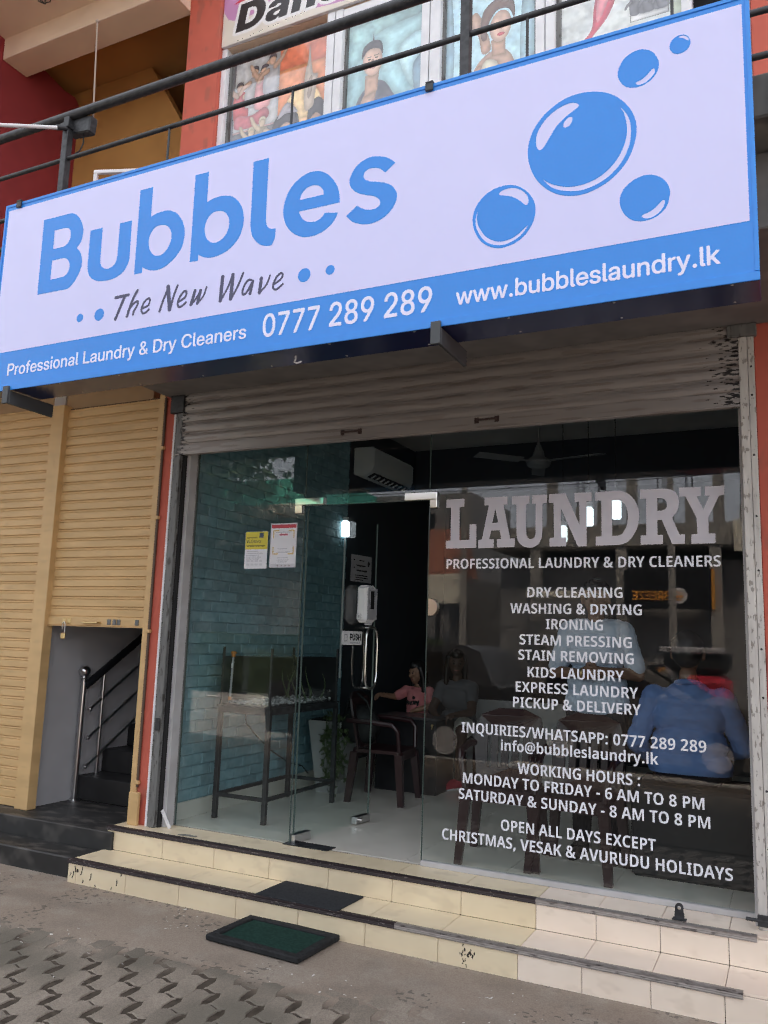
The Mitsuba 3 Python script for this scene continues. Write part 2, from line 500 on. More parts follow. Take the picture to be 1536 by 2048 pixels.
# ---------------------------------------------------------------- outlines of the lettering, in millimetres
TR = {
    'bubbles_B': ['-2019,3457! -1839,3455! -1813,3454 -1775,3436 -1739,3394 -1720,3348 -1718,3312 -1727,3275 -1753,3246! -1728,3221 -1713,3191 -1706,3154 -1713,3116 -1733,3078 -1758,3048 -1784,3029 -1806,3025! -2013,3028!', '-1931,3379! -1861,3379! -1834,3374 -1814,3359 -1806,3329 -1810,3302 -1828,3281 -1847,3271! -1929,3272!', '-1928,3206! -1860,3207! -1828,3202 -1805,3184 -1794,3162 -1794,3134 -1809,3109 -1831,3099! -1926,3098!'],
    'bubbles_u': ['-1664,3325! -1580,3324! -1577,3150! -1574,3126 -1560,3106 -1534,3091 -1509,3089 -1483,3098 -1466,3118 -1460,3148! -1461,3324! -1382,3323! -1378,3125! -1383,3095 -1405,3059 -1441,3037 -1488,3026 -1546,3027 -1591,3036 -1628,3056 -1651,3085 -1662,3122!'],
    'bubbles_b': ['-1340,3478! -1259,3478! -1257,3317! -1217,3328 -1160,3330 -1124,3320 -1086,3296 -1052,3252 -1036,3207 -1033,3168 -1043,3119 -1065,3086 -1095,3058 -1138,3034 -1178,3024 -1214,3025 -1251,3036 -1287,3055! -1287,3025! -1337,3026!', '-1174,3257 -1142,3243 -1119,3211 -1113,3175 -1121,3147 -1141,3117 -1170,3099 -1198,3099 -1228,3114 -1249,3144 -1259,3178 -1256,3212 -1238,3243 -1211,3258'],
    'bubbles_b2': ['-990,3479! -910,3478! -909,3319! -876,3329 -828,3333 -789,3327 -755,3313 -720,3282 -696,3240 -685,3193 -687,3149 -703,3103 -733,3068 -773,3043 -819,3030 -866,3028 -906,3038 -940,3057! -939,3026! -988,3028!', '-829,3258 -800,3246 -777,3220 -767,3189 -770,3157 -784,3127 -810,3106 -843,3099 -868,3106 -894,3128 -908,3160 -912,3186 -906,3218 -888,3244 -861,3259'],
    'bubbles_l': ['-647,3466! -562,3466! -560,3169! -557,3141 -543,3116 -526,3105 -502,3103! -503,3065 -510,3042 -519,3024! -551,3027 -585,3041 -615,3068 -634,3102 -644,3148!'],
    'bubbles_e': ['-382,3159! -171,3158! -174,3193 -184,3232 -206,3271 -236,3305 -271,3328 -300,3337 -341,3338 -387,3321 -426,3290 -453,3244 -465,3192 -461,3148 -442,3101 -410,3063 -371,3038 -336,3028 -290,3027 -245,3040 -212,3060 -191,3084 -177,3111! -245,3124! -257,3108 -282,3095 -310,3094 -340,3104 -364,3125', '-381,3214! -254,3214! -258,3235 -273,3255 -294,3268 -320,3271 -348,3264 -371,3242'],
    'bubbles_s': ['95,3283! 76,3301 49,3319 17,3331 -21,3338 -59,3331 -91,3313 -114,3284 -126,3250 -120,3223 -102,3198 -74,3178 -36,3162 -3,3150 21,3132 30,3113 23,3098 2,3090 -22,3091 -55,3103 -83,3123! -136,3086! -107,3056 -74,3038 -41,3028 -4,3026 38,3037 74,3059 99,3092 108,3128 99,3157 78,3183 43,3202 5,3215 -28,3225 -50,3240 -57,3258 -51,3274 -30,3284 -3,3282 24,3271 49,3248!'],
    'bub1': ['940,3373 989,3352 1031,3318 1066,3272 1087,3221 1092,3170 1082,3115 1061,3064 1028,3022 986,2989 934,2967 887,2959 841,2964 793,2982 748,3016 710,3064 687,3118 677,3173 681,3224 698,3273 730,3317 772,3351 824,3375 882,3382', '1030,3287! 1047,3253 1056,3208 1057,3171 1049,3131 1032,3092 1006,3055 970,3025 931,3007 888,2999 841,3001 800,3014 766,3032 737,3056! 766,3020 803,2996 847,2982 887,2977 934,2985 976,3002 1015,3032 1045,3071 1065,3119 1072,3167 1069,3211 1055,3251', '879,3331 865,3320 834,3302 807,3282 786,3261 765,3229 741,3192 725,3182 713,3197 709,3221 713,3254 730,3287 755,3315 786,3336 821,3349 852,3351 872,3342', '853,3288 851,3270 838,3255 822,3253 817,3264 824,3281 838,3292 848,3292'],
    'bub2': ['608,3062 644,3046 676,3017 699,2981 708,2947 707,2916 695,2878 668,2840 631,2815 593,2805 559,2805 520,2820 485,2850 462,2890 451,2932 453,2970 469,3009 497,3039 532,3058 569,3065', '474,2983! 470,2966 469,2944 475,2916 489,2889 506,2865 533,2844 561,2832 589,2831 618,2837 647,2853 666,2869 681,2879! 664,2854 639,2833 612,2821 585,2815 555,2818 524,2830 498,2852 478,2882 465,2914 463,2943 467,2967', '560,3035 565,3042 586,3049 612,3049 638,3039 659,3023 675,3002 681,2981 677,2966 669,2964 655,2977 634,2997 612,3011 591,3020 565,3028'],
    'bub3': ['1122,3496 1152,3477 1170,3446 1176,3418 1167,3385 1143,3360 1113,3348 1080,3349 1051,3364 1032,3393 1026,3422 1033,3450 1050,3478 1077,3494 1101,3499', '1156,3407 1161,3398 1158,3383 1143,3368 1125,3356 1103,3354 1093,3360 1094,3368 1113,3373 1132,3385 1146,3400'],
    'bub4': ['1262,3512 1279,3500 1288,3476 1282,3454 1265,3441 1242,3439 1224,3451 1215,3472 1220,3495 1236,3510', '1247,3507 1261,3509 1275,3501 1282,3489 1280,3482 1270,3491 1259,3499'],
    'bub5': ['1140,2981 1172,2964 1195,2937 1205,2905 1203,2880 1192,2844 1166,2819 1134,2807 1097,2807 1065,2822 1041,2851 1029,2886 1030,2919 1047,2951 1075,2972 1108,2983', '1184,2873 1187,2863 1182,2848 1169,2829 1150,2817 1129,2812 1114,2816 1105,2823 1111,2831 1133,2837 1154,2849 1170,2865'],
}
LA = {
    'L': ['-299,2114! -184,2115! -185,2066! -214,2065! -212,1865! -148,1866! -149,1959! -107,1959! -106,1817! -297,1817! -298,1863! -268,1864! -269,2065! -300,2064!'],
    'A': ['-58,2116! 82,2116! 82,2070! 58,2069! 101,1868! 129,1869! 127,1818! 22,1818! 21,1866! 47,1867! 37,1919! -15,1917! -26,1866! 2,1866! 1,1816! -93,1815! -93,1864! -71,1867! -31,2068! -57,2068!', '9,2047! 28,1964! -8,1962!'],
    'U': ['110,2115! 215,2114! 214,2067! 195,2067! 195,1911! 199,1883 211,1867 226,1862 240,1868 250,1887 251,1915! 252,2066! 230,2067! 230,2116! 318,2116! 316,2068! 290,2066! 290,1903! 285,1864 266,1831 232,1813 200,1815 166,1830 145,1862 138,1907! 136,2066! 110,2066!'],
    'N': ['329,2117! 423,2118! 502,1936! 500,2066! 474,2065! 474,2117! 570,2117! 569,2069! 541,2068! 541,1815! 492,1814! 397,2034! 398,1866! 427,1866! 426,1817! 332,1816! 332,1865! 358,1866! 355,2066! 327,2066!'],
    'D': ['590,2115! 699,2119! 733,2115 772,2096 804,2057 821,2010 824,1964 816,1919 796,1874 769,1840 741,1824 713,1818! 591,1817! 591,1866! 623,1868! 622,2068! 589,2068!', '680,2066! 719,2066! 749,2042 762,2001 765,1966 757,1921 736,1881 714,1870 680,1868!'],
    'R': ['831,2118! 952,2117! 984,2112 1013,2096 1028,2064 1030,2030 1021,1996 994,1958! 1029,1867! 1057,1867! 1055,1817! 991,1817! 941,1949! 918,1948! 918,1867! 946,1867! 944,1818! 830,1817! 831,1866! 860,1867! 862,2067! 830,2068!', '920,2068! 940,2068! 959,2058 969,2038 969,2021 958,2005 939,1998! 919,1997!'],
    'Y': ['1033,2119! 1141,2117! 1140,2070! 1119,2068! 1151,1997! 1183,2069! 1160,2069! 1162,2118! 1256,2118! 1254,2069! 1229,2067! 1174,1951! 1174,1868! 1206,1868! 1205,1817! 1087,1816! 1089,1866! 1118,1867! 1117,1951! 1063,2071! 1032,2069!'],
}
WAVE = [('-1386,2919 -1437,2806', 17), ('-1447,2921 -1363,2922', 16), ('-1305,2936 -1333,2891 -1361,2809', 15), ('-1357,2837 -1325,2870 -1299,2878 -1300,2857 -1318,2831 -1322,2813', 12), ('-1263,2837 -1229,2846 -1220,2873 -1232,2882 -1254,2869 -1271,2834 -1260,2811 -1243,2811 -1222,2824', 11), ('-1153,2804 -1138,2850 -1108,2920', 13), ('-1111,2923 -1091,2804', 22), ('-1088,2803 -1072,2868 -1052,2920', 12), ('-1038,2835 -1001,2852 -995,2878 -1009,2883 -1032,2861 -1044,2831 -1036,2809 -1019,2809 -993,2825', 11), ('-943,2875 -962,2809', 17), ('-959,2809 -927,2844 -911,2874', 11), ('-910,2871 -924,2810', 17), ('-924,2810 -892,2839 -876,2882', 10), ('-785,2918 -790,2801', 19), ('-787,2803 -750,2862 -729,2918', 10), ('-726,2918 -731,2801', 19), ('-729,2801 -694,2857 -668,2917', 11), ('-622,2874 -636,2876 -656,2856 -666,2824 -658,2809 -637,2824 -618,2859', 11), ('-611,2867 -623,2808', 14), ('-565,2873 -571,2804', 17), ('-571,2804 -536,2836 -518,2878', 9), ('-494,2833 -459,2850 -450,2872 -463,2879 -485,2860 -499,2825 -490,2807 -474,2807 -447,2825', 10)]
DOTS = [(-1.683, 2.849, 0.022), (-1.55, 2.847, 0.032), (-0.336, 2.848, 0.032), (-0.204, 2.849, 0.022)]

# ================================================================ the ground
GZ = -0.272


def dust(X, Y):
    p = np.stack([X, Y, X * 0], -1)
    edge = Y + 0.30 * (meshkit.fbm(p * 2.4, 3, 5) - 0.5) - 0.06 * (X + 1)
    t = np.clip((-1.10 - edge) / 0.30, 0, 1)
    return GZ - 0.0075 * t + (meshkit.fbm(p * 9, 3, 2) - 0.5) * (0.002 + 0.003 * t)


struct('pavement', grid(-3.4, 2.6, -2.6, -0.40, 200, 76, dust), 'm_ground', 'dusty cement pavement in front of the shop steps', smooth=True)
put('pavement', 'outer_strip', join(box(-14, -3.4, -5.9, -0.40, GZ - 0.3, GZ), box(2.6, 12, -5.9, -0.40, GZ - 0.3, GZ), box(-3.4, 2.6, -5.9, -2.6, GZ - 0.3, GZ)), 'm_ground')
struct('kerb', box(-14, 12, -6.05, -5.9, -0.7, GZ + 0.01, 0.012), 'm_concrete', 'concrete kerb along the edge of the pavement')
struct('road', box(-60, 60, -15.2, -6.05, -0.9, -0.40), 'm_asphalt', 'grey asphalt road across from the shop')
struct('ground', box(-250, 250, -250, 250, -1.5, -0.905), 'm_asphalt', 'bare ground under and beyond the street')
mat('m_road_paint', [0.7, 0.7, 0.68], 0.7)
for i, (yy, x0, x1) in enumerate(((-9.9, -14, 12), (-13.9, -14, 12))):
    put('road', 'painted_line', box(x0, x1, yy - 0.06, yy + 0.06, -0.40, -0.396), 'm_road_paint')


def paver(L=0.224, W=0.112):
    def side(sx):
        e = 0.013
        ys = np.array([-0.5, -0.38, -0.12, 0.12, 0.38, 0.5]) * L
        xs = sx * W / 2 + np.array([0, e, e, -e, -e, 0])
        return list(zip(xs, ys))
    r, l = side(1), side(-1)
    top = [(W * 0.22, L / 2 - 0.011), (-W * 0.22, L / 2 + 0.011)]
    bot = [(-W * 0.22, -L / 2 + 0.011), (W * 0.22, -L / 2 - 0.011)]
    return sg.Polygon(r + top + l[::-1] + bot)


_pav = paver()
for i in range(-19, 16):
    for j in range(-1, 6):
        x, y = i * 0.115 - 0.35, -1.28 - j * 0.228 + (i % 2) * 0.114 + rnd.uniform(-0.006, 0.006)
        if x < -2.9 or x > 1.3 or y > -1.02 or y < -2.45:
            continue
        g = affinity.rotate(_pav.buffer(-0.0042 - rnd.random() * 0.002, join_style=2), rnd.uniform(-1.5, 1.5), origin=(0, 0))
        a, b = g, g.buffer(-0.0035, join_style=2)
        if len(a.exterior.coords) != len(b.exterior.coords):
            b = affinity.scale(a, 0.9, 0.95)
        A, B = np.array(a.exterior.coords)[:-1], np.array(b.exterior.coords)[:-1]
        n = len(A)
        v = np.vstack([np.c_[A, np.full(n, -0.03)], np.c_[A, np.full(n, -0.004)], np.c_[B, np.zeros(n)]])
        f = []
        for lay in (0, 1):
            for s in range(n):
                q = (s + 1) % n
                f += [(lay * n + s, lay * n + q, lay * n + n + q), (lay * n + s, lay * n + n + q, lay * n + n + s)]
        tv, tf = trimesh.creation.triangulate_polygon(sg.Polygon(B), engine='earcut')
        f += [tuple(t + 3 * n) for t in tf]
        v = np.vstack([v, np.c_[tv, np.zeros(len(tv))]])
        m = trimesh.Trimesh(v, np.array(f), process=False)
        put('pavement', 'paver', place(m, (x, y, GZ - 0.0022 + rnd.uniform(-0.0012, 0.0012)), 2, rnd.uniform(-0.35, 0.35), rnd.uniform(-0.4, 0.4)), PAVER[rnd.choice((0, 0, 1, 1, 2))])

# ================================================================ tiled steps of the laundry
st = thing('tiled_steps', 'cream tiled shop steps with worn dark metal nosings below the glass front', 'steps')
XL = -2.53
put(st, 'base', join(box(XL + 0.004, 3.2, -0.255, 0.0, GZ - 0.2, -0.012), box(XL + 0.004, 3.2, -0.567, -0.255, GZ - 0.2, -0.151)), 'm_grout')
joints = [XL] + [-2.465 + 0.4 * i for i in range(8)] + [0.335 + 0.2985 * i for i in range(1, 10)]
for a, b in zip(joints[:-1], joints[1:]):
    m = 'm_tile_old' if b < 0.34 else 'm_tile_new'
    j = rnd.uniform(-0.0008, 0.0008)
    put(st, 'tread_tile', box(a + 0.0015, b - 0.0015, -0.250, -0.002, -0.012, 0.0 + j, 0.0015), m)
    put(st, 'tread_tile', box(a + 0.0015, b - 0.0015, -0.563, -0.2675, -0.151, -0.139 + j, 0.0015), m)
    put(st, 'riser_tile', box(a + 0.0015, b - 0.0015, -0.2665 + j, -0.256, -0.1385, -0.010, 0.0015), m)
    put(st, 'riser_tile', box(a + 0.0015, b - 0.0015, -0.5785 + j, -0.568, GZ - 0.05, -0.149, 0.0015), m)
_nose = sg.Polygon([(-0.030, -0.021), (-0.026, -0.0215), (-0.026, -0.002), (0.012, -0.002), (0.014, 0.002), (-0.008, 0.0045), (-0.010, 0.003), (-0.014, 0.003), (-0.016, 0.005), (-0.024, 0.0045), (-0.030, 0.001), (-0.0285, -0.004), (-0.030, -0.008), (-0.0285, -0.012), (-0.030, -0.016)])
put(st, 'nosing', yz(affinity.translate(_nose, -0.2435, 0.0005), XL - 0.004, 0.334), 'm_nosing', label='dark worn nosing strip on the left part of the upper step')
put(st, 'nosing', yz(affinity.translate(_nose, -0.2435, 0.0005), 0.3345, 1.349), 'm_nosing_bare', label='bare metal nosing strip on the right part of the upper step')
put(st, 'nosing', yz(affinity.translate(_nose, -0.5555, -0.1385), XL - 0.006, -0.30), 'm_nosing', label='dark worn nosing strip on the left part of the lower step')
put(st, 'nosing', yz(affinity.translate(_nose, -0.5555, -0.1385), -0.2995, 1.302), 'm_nosing_bare', label='bare metal nosing strip on the right part of the lower step')
marks = []
for x, z, w, h, a in ((-2.47, -0.19, 0.006, 0.03, 8), (-2.45, -0.196, 0.016, 0.005, 0), (-2.415, -0.195, 0.006, 0.045, -12), (-2.485, -0.225, 0.006, 0.04, -14), (-2.505, -0.222, 0.005, 0.018, -20), (-2.34, -0.218, 0.006, 0.036, -12), (-2.40, -0.25, 0.006, 0.018, -10), (-2.13, -0.218, 0.006, 0.03, 0), (-2.17, -0.255, 0.005, 0.014, -5), (-2.30, -0.262, 0.005, 0.012, 5), (-2.10, -0.17, 0.007, 0.012, 0)):
    g = affinity.rotate(sg.LineString([(0, -h / 2), (0.002, 0), (0, h / 2)]).buffer(w / 2, 2), a)
    marks.append(affinity.translate(g, x, z))
for k in range(22):
    x, z = rnd.gauss(0.085, 0.020), rnd.gauss(-0.215, 0.020)
    marks.append(ell(x, z, rnd.uniform(0.0012, 0.004), rnd.uniform(0.003, 0.010), rnd.uniform(-25, 25)))
put(st, 'chipped_mark', xz(unary_union(marks), -0.5802, -0.5788), 'm_mark', label='dark chip marks and splashes on the lower riser tiles')
put(st, 'chipped_mark', xz(unary_union([affinity.translate(sg.LineString([(0, 0), (0.001, 0.026)]).buffer(0.003), -2.495, -0.075)]), -0.2682, -0.2668), 'm_mark')
mats_ = []
for cx, cy, rx, ry in ((-1.96, -0.185, 0.05, 0.022), (-1.90, -0.18, 0.03, 0.018)):
    mats_.append(ell(cx, cy, rx, ry, 8))
put(st, 'oil_stain', xy(unary_union(mats_), 0.0008, 0.002), mat('m_stain', [0.20, 0.19, 0.17], 0.5), label='grey oil stain on the landing tiles by the left post')

# ================================================================ black steps and stairwell at the left
bs = thing('black_steps', 'two dusty black cement steps under the tan shutters', 'steps')
put(bs, 'upper_step', box(-8.0, -2.47, -0.29, 0.36, -0.6, -0.03, 0.006), 'm_black_dusty')
put(bs, 'lower_step', box(-8.0, XL - 0.003, -0.52, -0.291, -0.6, -0.15, 0.008), 'm_black_dusty')
sw = thing('stairwell', 'dark black staircase with pale side wall behind the half open tan shutter', 'staircase')
for k in range(7):
    put(sw, 'step', box(-3.5, -2.46, 0.36 + 0.27 * k, 2.6, -0.03 + 0.175 * k, -0.03 + 0.175 * (k + 1), 0.005), 'm_black_tile')
put(sw, 'side_wall', box(-3.62, -3.501, -0.07, 3.0, -0.2, 3.2), 'm_stair_wall')
put(sw, 'back_wall', box(-3.5, -2.46, 2.6, 2.7, -0.2, 3.2), 'm_stair_wall')
put(sw, 'soffit', box(-3.5, -2.46, -0.05, 2.6, 2.75, 2.85), 'm_stair_wall')
hr = thing('stair_handrail', 'steel stair railing with a ball topped newel post on the black stairs', 'railing')
put(hr, 'newel_post', join(cyl((-3.44, 0.31, -0.03), (-3.44, 0.31, 0.86), 0.021), lathe([(0.045, -0.03), (0.045, -0.02), (0.022, -0.018)], at=(-3.44, 0.31, 0.0)), cyl((-3.44, 0.31, 0.86), (-3.44, 0.31, 0.90), 0.014)), 'm_steel', smooth=40)
put(hr, 'ball_finial', join(ball((-3.44, 0.31, 0.945), 0.045), cyl((-3.44, 0.31, 0.885), (-3.44, 0.31, 0.905), 0.026)), 'm_steel', smooth=True)
sl = 0.175 / 0.27
put(hr, 'handrail', cyl((-3.44, 0.33, 0.83), (-3.44, 2.5, 0.83 + 2.17 * sl), 0.03), 'm_desk', smooth=40)
for k, y in enumerate((0.52, 1.06, 1.6)):
    z = -0.03 + 0.175 * (int((y - 0.36) / 0.27) + 1)
    put(hr, 'baluster', cyl((-3.44, y, z), (-3.44, y, 0.83 + (y - 0.33) * sl), 0.014), 'm_steel', smooth=40)
for k, dz in enumerate((0.22, 0.44, 0.66)):
    put(hr, 'cross_rail', join(cyl((-3.44, 0.40, 0.87 - dz), (-3.44, 2.4, 0.87 - dz + 2.0 * sl), 0.011), ball((-3.44, 0.40, 0.87 - dz), 0.016)), 'm_steel', smooth=40)

# ================================================================ tan rolling shutters


def slat_profile(h):
    return sg.Polygon([(0.012, 0.0), (-0.004, 0.001), (-0.008, 0.004), (-0.0085, h * 0.68), (-0.006, h * 0.72), (0.001, h * 0.735), (-0.004, h * 0.75), (-0.0065, h * 0.80), (-0.0065, h * 0.86), (-0.004, h * 0.92), (0.003, h * 0.95), (0.003, h), (0.012, h)])


def tan_shutter(x0, x1, z0, z1, label):
    t = thing('rolling_shutter', label, 'shutter')
    h, n = 0.0722, int((z1 - z0) / 0.0722 + 0.5)
    prof = slat_profile(h)
    for k in range(n):
        put(t, 'slat', yz(affinity.translate(prof, -0.078 + rnd.uniform(-0.001, 0.001), z0 + k * h), x0, x1), 'm_tan_shutter')
    put(t, 'groove_backing', box(x0, x1, -0.0715, -0.066, z0, z1), 'm_groove')
    return t


ts = tan_shutter(-6.2, -3.56, 0.03, 2.96, 'closed tan rolling shutter at the far left edge of the shop row')
put(ts, 'bottom_rail', box(-6.2, -3.56, -0.095, -0.065, -0.028, 0.03, 0.004), 'm_tan_shutter')
ts = tan_shutter(-3.44, -2.48, 1.362, 2.96, 'half raised tan rolling shutter over the black stairs')
put(ts, 'bottom_rail', box(-3.44, -2.487, -0.098, -0.062, 1.295, 1.362, 0.004), 'm_tan_shutter')
put(ts, 'lip', box(-3.44, -2.487, -0.103, -0.055, 1.289, 1.2945), 'm_tan_shutter')
put(ts, 'handle', tube([(-3.08, -0.098, 1.318), (-3.07, -0.125, 1.318), (-2.98, -0.125, 1.316), (-2.92, -0.125, 1.318), (-2.91, -0.098, 1.318)], 0.006), 'm_brass', smooth=40)
for x in (-3.27, -3.22, -2.83, -2.78, -2.74, -2.57):
    put(ts, 'lock_plate', box(x - 0.016, x + 0.016, -0.104, -0.098, 1.306, 1.345, 0.002), 'm_guide_dark' if x > -2.9 else 'm_brass')
pl = thing('padlock', 'open brass padlock hanging from the half raised tan shutter', 'padlock')
put(pl, 'body', box(-3.265, -3.225, -0.128, -0.112, 1.195, 1.24, 0.004), 'm_brass')
put(pl, 'shackle', tube([(-3.235, -0.12, 1.238), (-3.235, -0.12, 1.30), (-3.24, -0.12, 1.315), (-3.248, -0.12, 1.318), (-3.256, -0.12, 1.315), (-3.26, -0.12, 1.30), (-3.26, -0.12, 1.262)], 0.004), 'm_steel', smooth=40)
for x0, x1, lab in ((-3.565, -3.435, 'tan steel shutter column between the two tan shutters'), (-2.487, -2.437, 'tan steel shutter guide beside the orange pillar')):
    c = thing('shutter_column', lab, 'column')
    put(c, 'post', box(x0, x1, -0.135, -0.05, -0.03 if x0 < -3 else 0.0, 2.98, 0.004), 'm_tan_shutter')
    if x0 > -3:
        put(c, 'foot_block', box(-2.47, -2.385, -0.165, -0.1355, 0.0, 0.21, 0.006), 'm_tan_shutter')
cp = thing('conduit', 'thin brown conduit clamped along the edge of the orange pillar', 'conduit')
put(cp, 'pipe', cyl((-2.427, -0.132, 0.24), (-2.427, -0.132, 2.93), 0.009), mat('m_conduit', [0.10, 0.06, 0.04], 0.6), smooth=40)
for z in (0.27, 1.27, 2.06, 2.56):
    put(cp, 'clamp', box(-2.445, -2.408, -0.15, -0.1235, z - 0.012, z + 0.012, 0.003), 'm_tan_shutter')

# ================================================================ walls of the ground floor
lp = solo('orange_pillar', box(-2.436, -2.338, -0.122, 0.3, 0.0, 3.25, 0.004), 'm_orange', 'orange painted pillar between the tan shutter and the glass shop front', 'pillar')
rp = solo('orange_pillar', box(1.425, 1.95, -0.13, 0.3, -0.1, 3.25, 0.004), 'm_orange', 'orange painted pillar at the right edge of the glass shop front', 'pillar')
solo('lintel_wall', box(-8.0, -2.621, -0.055, 0.1, 2.962, 3.258), 'm_tan_wall', 'tan wall strip above the tan rolling shutters', 'wall')
solo('shop_side_wall', box(1.951, 12.0, -0.05, 0.2, -0.3, 3.258), 'm_orange', 'orange wall of the next shop beyond the right pillar', 'wall')
hood = thing('shop_hood', 'grey painted concrete hood over the shop shutter', 'canopy')
put(hood, 'slab', box(-2.40, 3.4, -1.18, -0.10, 2.93, 3.255, 0.006), 'm_soffit')

# ---------------------------------------------------------------- steel shutter over the shop front
ss = thing('shop_shutter', 'rolled up grimy steel shutter above the glass shop front', 'shutter')
h = 0.0765
_sp = sg.Polygon([(0.012, 0.0), (-0.002, 0.0), (-0.006, 0.006), (-0.010, h * 0.35), (-0.010, h * 0.6), (-0.006, h * 0.80), (-0.001, h * 0.86), (-0.005, h * 0.90), (-0.005, h * 0.97), (0.0, h * 0.985), (0.012, h * 0.985)])
for k in range(5):
    put(ss, 'slat', yz(affinity.translate(_sp, -0.14, 2.575 + k * h), -2.262, 1.352), 'm_shutter_steel')
put(ss, 'bottom_rail', join(box(-2.285, 1.352, -0.150, -0.128, 2.502, 2.574, 0.003), box(-2.295, 1.352, -0.158, -0.12, 2.494, 2.5015, 0.001)), 'm_shutter_steel')
for x in (-0.893, 0.0):
    put(ss, 'handle', join(tube([(x - 0.06, -0.15, 2.547), (x - 0.06, -0.172, 2.547), (x - 0.035, -0.178, 2.543), (x + 0.035, -0.178, 2.543), (x + 0.06, -0.172, 2.547), (x + 0.06, -0.15, 2.547)], 0.006), box(x - 0.075, x - 0.048, -0.153, -0.149, 2.53, 2.565, 0.001), box(x + 0.048, x + 0.075, -0.153, -0.149, 2.53, 2.565, 0.001)), mat('m_handle_rust', [0.05, 0.028, 0.025], 0.6), smooth=40)
gd = thing('shutter_guide', 'scratched pale metal shutter guide at the right of the shop front', 'guide')
put(gd, 'channel', join(box(1.352, 1.392, -0.155, -0.005, 0.0, 2.86, 0.003)), 'm_guide')
put(gd, 'flange', box(1.394, 1.424, -0.149, -0.11, 0.0, 2.86, 0.002), 'm_guide')
for z in (0.36, 0.62, 1.05, 1.28, 1.66, 1.93, 2.24, 2.55, 2.7):
    put(gd, 'screw_hole', place(trimesh.creation.cylinder(0.0055, 0.002, sections=10), (1.408, -0.150, z), 0, 90), 'm_black')
put(gd, 'end_cap', box(1.30, 1.44, -0.165, -0.09, 2.862, 2.928, 0.004), 'm_guide_dark')
put(gd, 'door_bolt', join(cyl((1.30, -0.165, 0.045), (1.46, -0.165, 0.045), 0.008), box(1.35, 1.43, -0.172, -0.156, 0.02, 0.07, 0.003)), 'm_black_steel', label='rusty dark slide bolt at the foot of the right guide')
gl = thing('shutter_guide', 'dark grey shutter guide with a white edge strip at the left of the shop front', 'guide')
put(gl, 'white_strip', box(-2.3375, -2.319, -0.140, -0.08, 0.0, 2.80, 0.003), 'm_white_trim', label='white painted edge strip')
put(gl, 'lip', box(-2.3185, -2.297, -0.137, -0.08, 0.0, 2.80, 0.002), 'm_guide_dark')
put(gl, 'channel', box(-2.296, -2.250, -0.150, -0.06, 0.0, 2.80, 0.003), 'm_guide_dark')
put(gl, 'slot', box(-2.2495, -2.235, -0.12, -0.05, 0.0, 2.80), 'm_black')
put(gl, 'end_cap', box(-2.36, -2.24, -0.16, -0.07, 2.802, 2.928, 0.004), 'm_black_steel')
put(gl, 'lock_box', box(-2.292, -2.256, -0.158, -0.150, 0.62, 0.70, 0.002), 'm_black_steel')
for z in (0.3, 0.55, 1.0, 1.33, 1.42, 1.9, 2.2):
    put(gl, 'screw_hole', place(trimesh.creation.cylinder(0.005, 0.002, sections=10), (-2.308, -0.138, z), 0, 90), 'm_black')

# ---------------------------------------------------------------- glass shop front
gf = thing('glass_front', 'frameless glass shop front with white vinyl lettering and an open door', 'shop front')
put(gf, 'jamb', box(-2.234, -2.2, -0.09, -0.012, 0.0, 3.0, 0.002), 'm_jamb')
put(gf, 'jamb', box(1.338, 1.351, -0.10, 0.03, 0.0, 3.0, 0.002), 'm_jamb')
put(gf, 'edge_channel', box(-2.232, -2.197, -0.011, 0.012, 0.0, 3.0, 0.002), 'm_guide_dark')
put(gf, 'trim_piece', place(box(-0.012, 0.012, -0.005, 0.005, 0.0, 0.13, 0.002), (-2.155, -0.10, 0.002), 0, 0, -35), 'm_white_trim', label='loose white trim offcut leaning at the foot of the left jamb')


def pane(key, x0, x1, z0, z1, m='m_glass'):
    v = np.array([[x0, 0, z0], [x1, 0, z0], [x1, 0, z1], [x0, 0, z1]], float)
    return put(gf, key, trimesh.Trimesh(v, np.array([[0, 1, 2], [0, 2, 3]]), process=False), m)


pane('fixed_pane', -2.197, -1.3, 0.004, 3.0)
PANE = pane('fixed_pane', -0.408, 1.338, 0.03, 3.0)
pane('transom_pane', -1.297, -0.412, 2.118, 3.0)
for x, z0, z1 in ((-1.2985, 0.0, 3.0), (-0.4095, 0.0, 3.0), (-2.194, 0.0, 3.0)):
    put(gf, 'pane_edge', box(x - 0.0012, x + 0.0012, -0.006, 0.006, z0 + 0.005, z1), 'm_pane_edge')
put(gf, 'pane_edge', box(-1.296, -0.413, -0.006, 0.006, 2.1155, 2.1175), 'm_pane_edge')
put(PANE, 'sill', box(-0.408, 1.338, -0.02, 0.02, 0.0005, 0.03, 0.003), 'm_jamb')
# patch fittings
put(gf, 'patch_fitting', join(box(-1.365, -1.148, -0.022, 0.022, 2.121, 2.167, 0.003), box(-1.365, -1.309, -0.0215, 0.0215, 2.066, 2.1205, 0.003)), 'm_chrome', label='polished metal corner fitting above the door hinge')
put(gf, 'patch_fitting', join(box(-0.571, -0.355, -0.022, 0.022, 2.118, 2.164, 0.003), box(-0.402, -0.355, -0.0215, 0.0215, 2.066, 2.1175, 0.003)), 'm_chrome', label='polished metal corner fitting at the right of the transom')
put(gf, 'strike_box', xz(sg.Point(0, 0).buffer(0.05, 16).intersection(sg.box(-0.008, -0.06, 0.06, 0.06)).buffer(0.0), -0.02, 0.02).apply_translation((-0.388, 0, 1.466)), mat('m_champagne', [0.62, 0.52, 0.42], 0.25, metal=1.0), label='round brushed metal lock keeper on the pane edge', smooth=30)
# door
DX, DY = 0.124, 0.9923
dl = thing('glass_door', 'frameless glass door swung open into the shop', 'door')


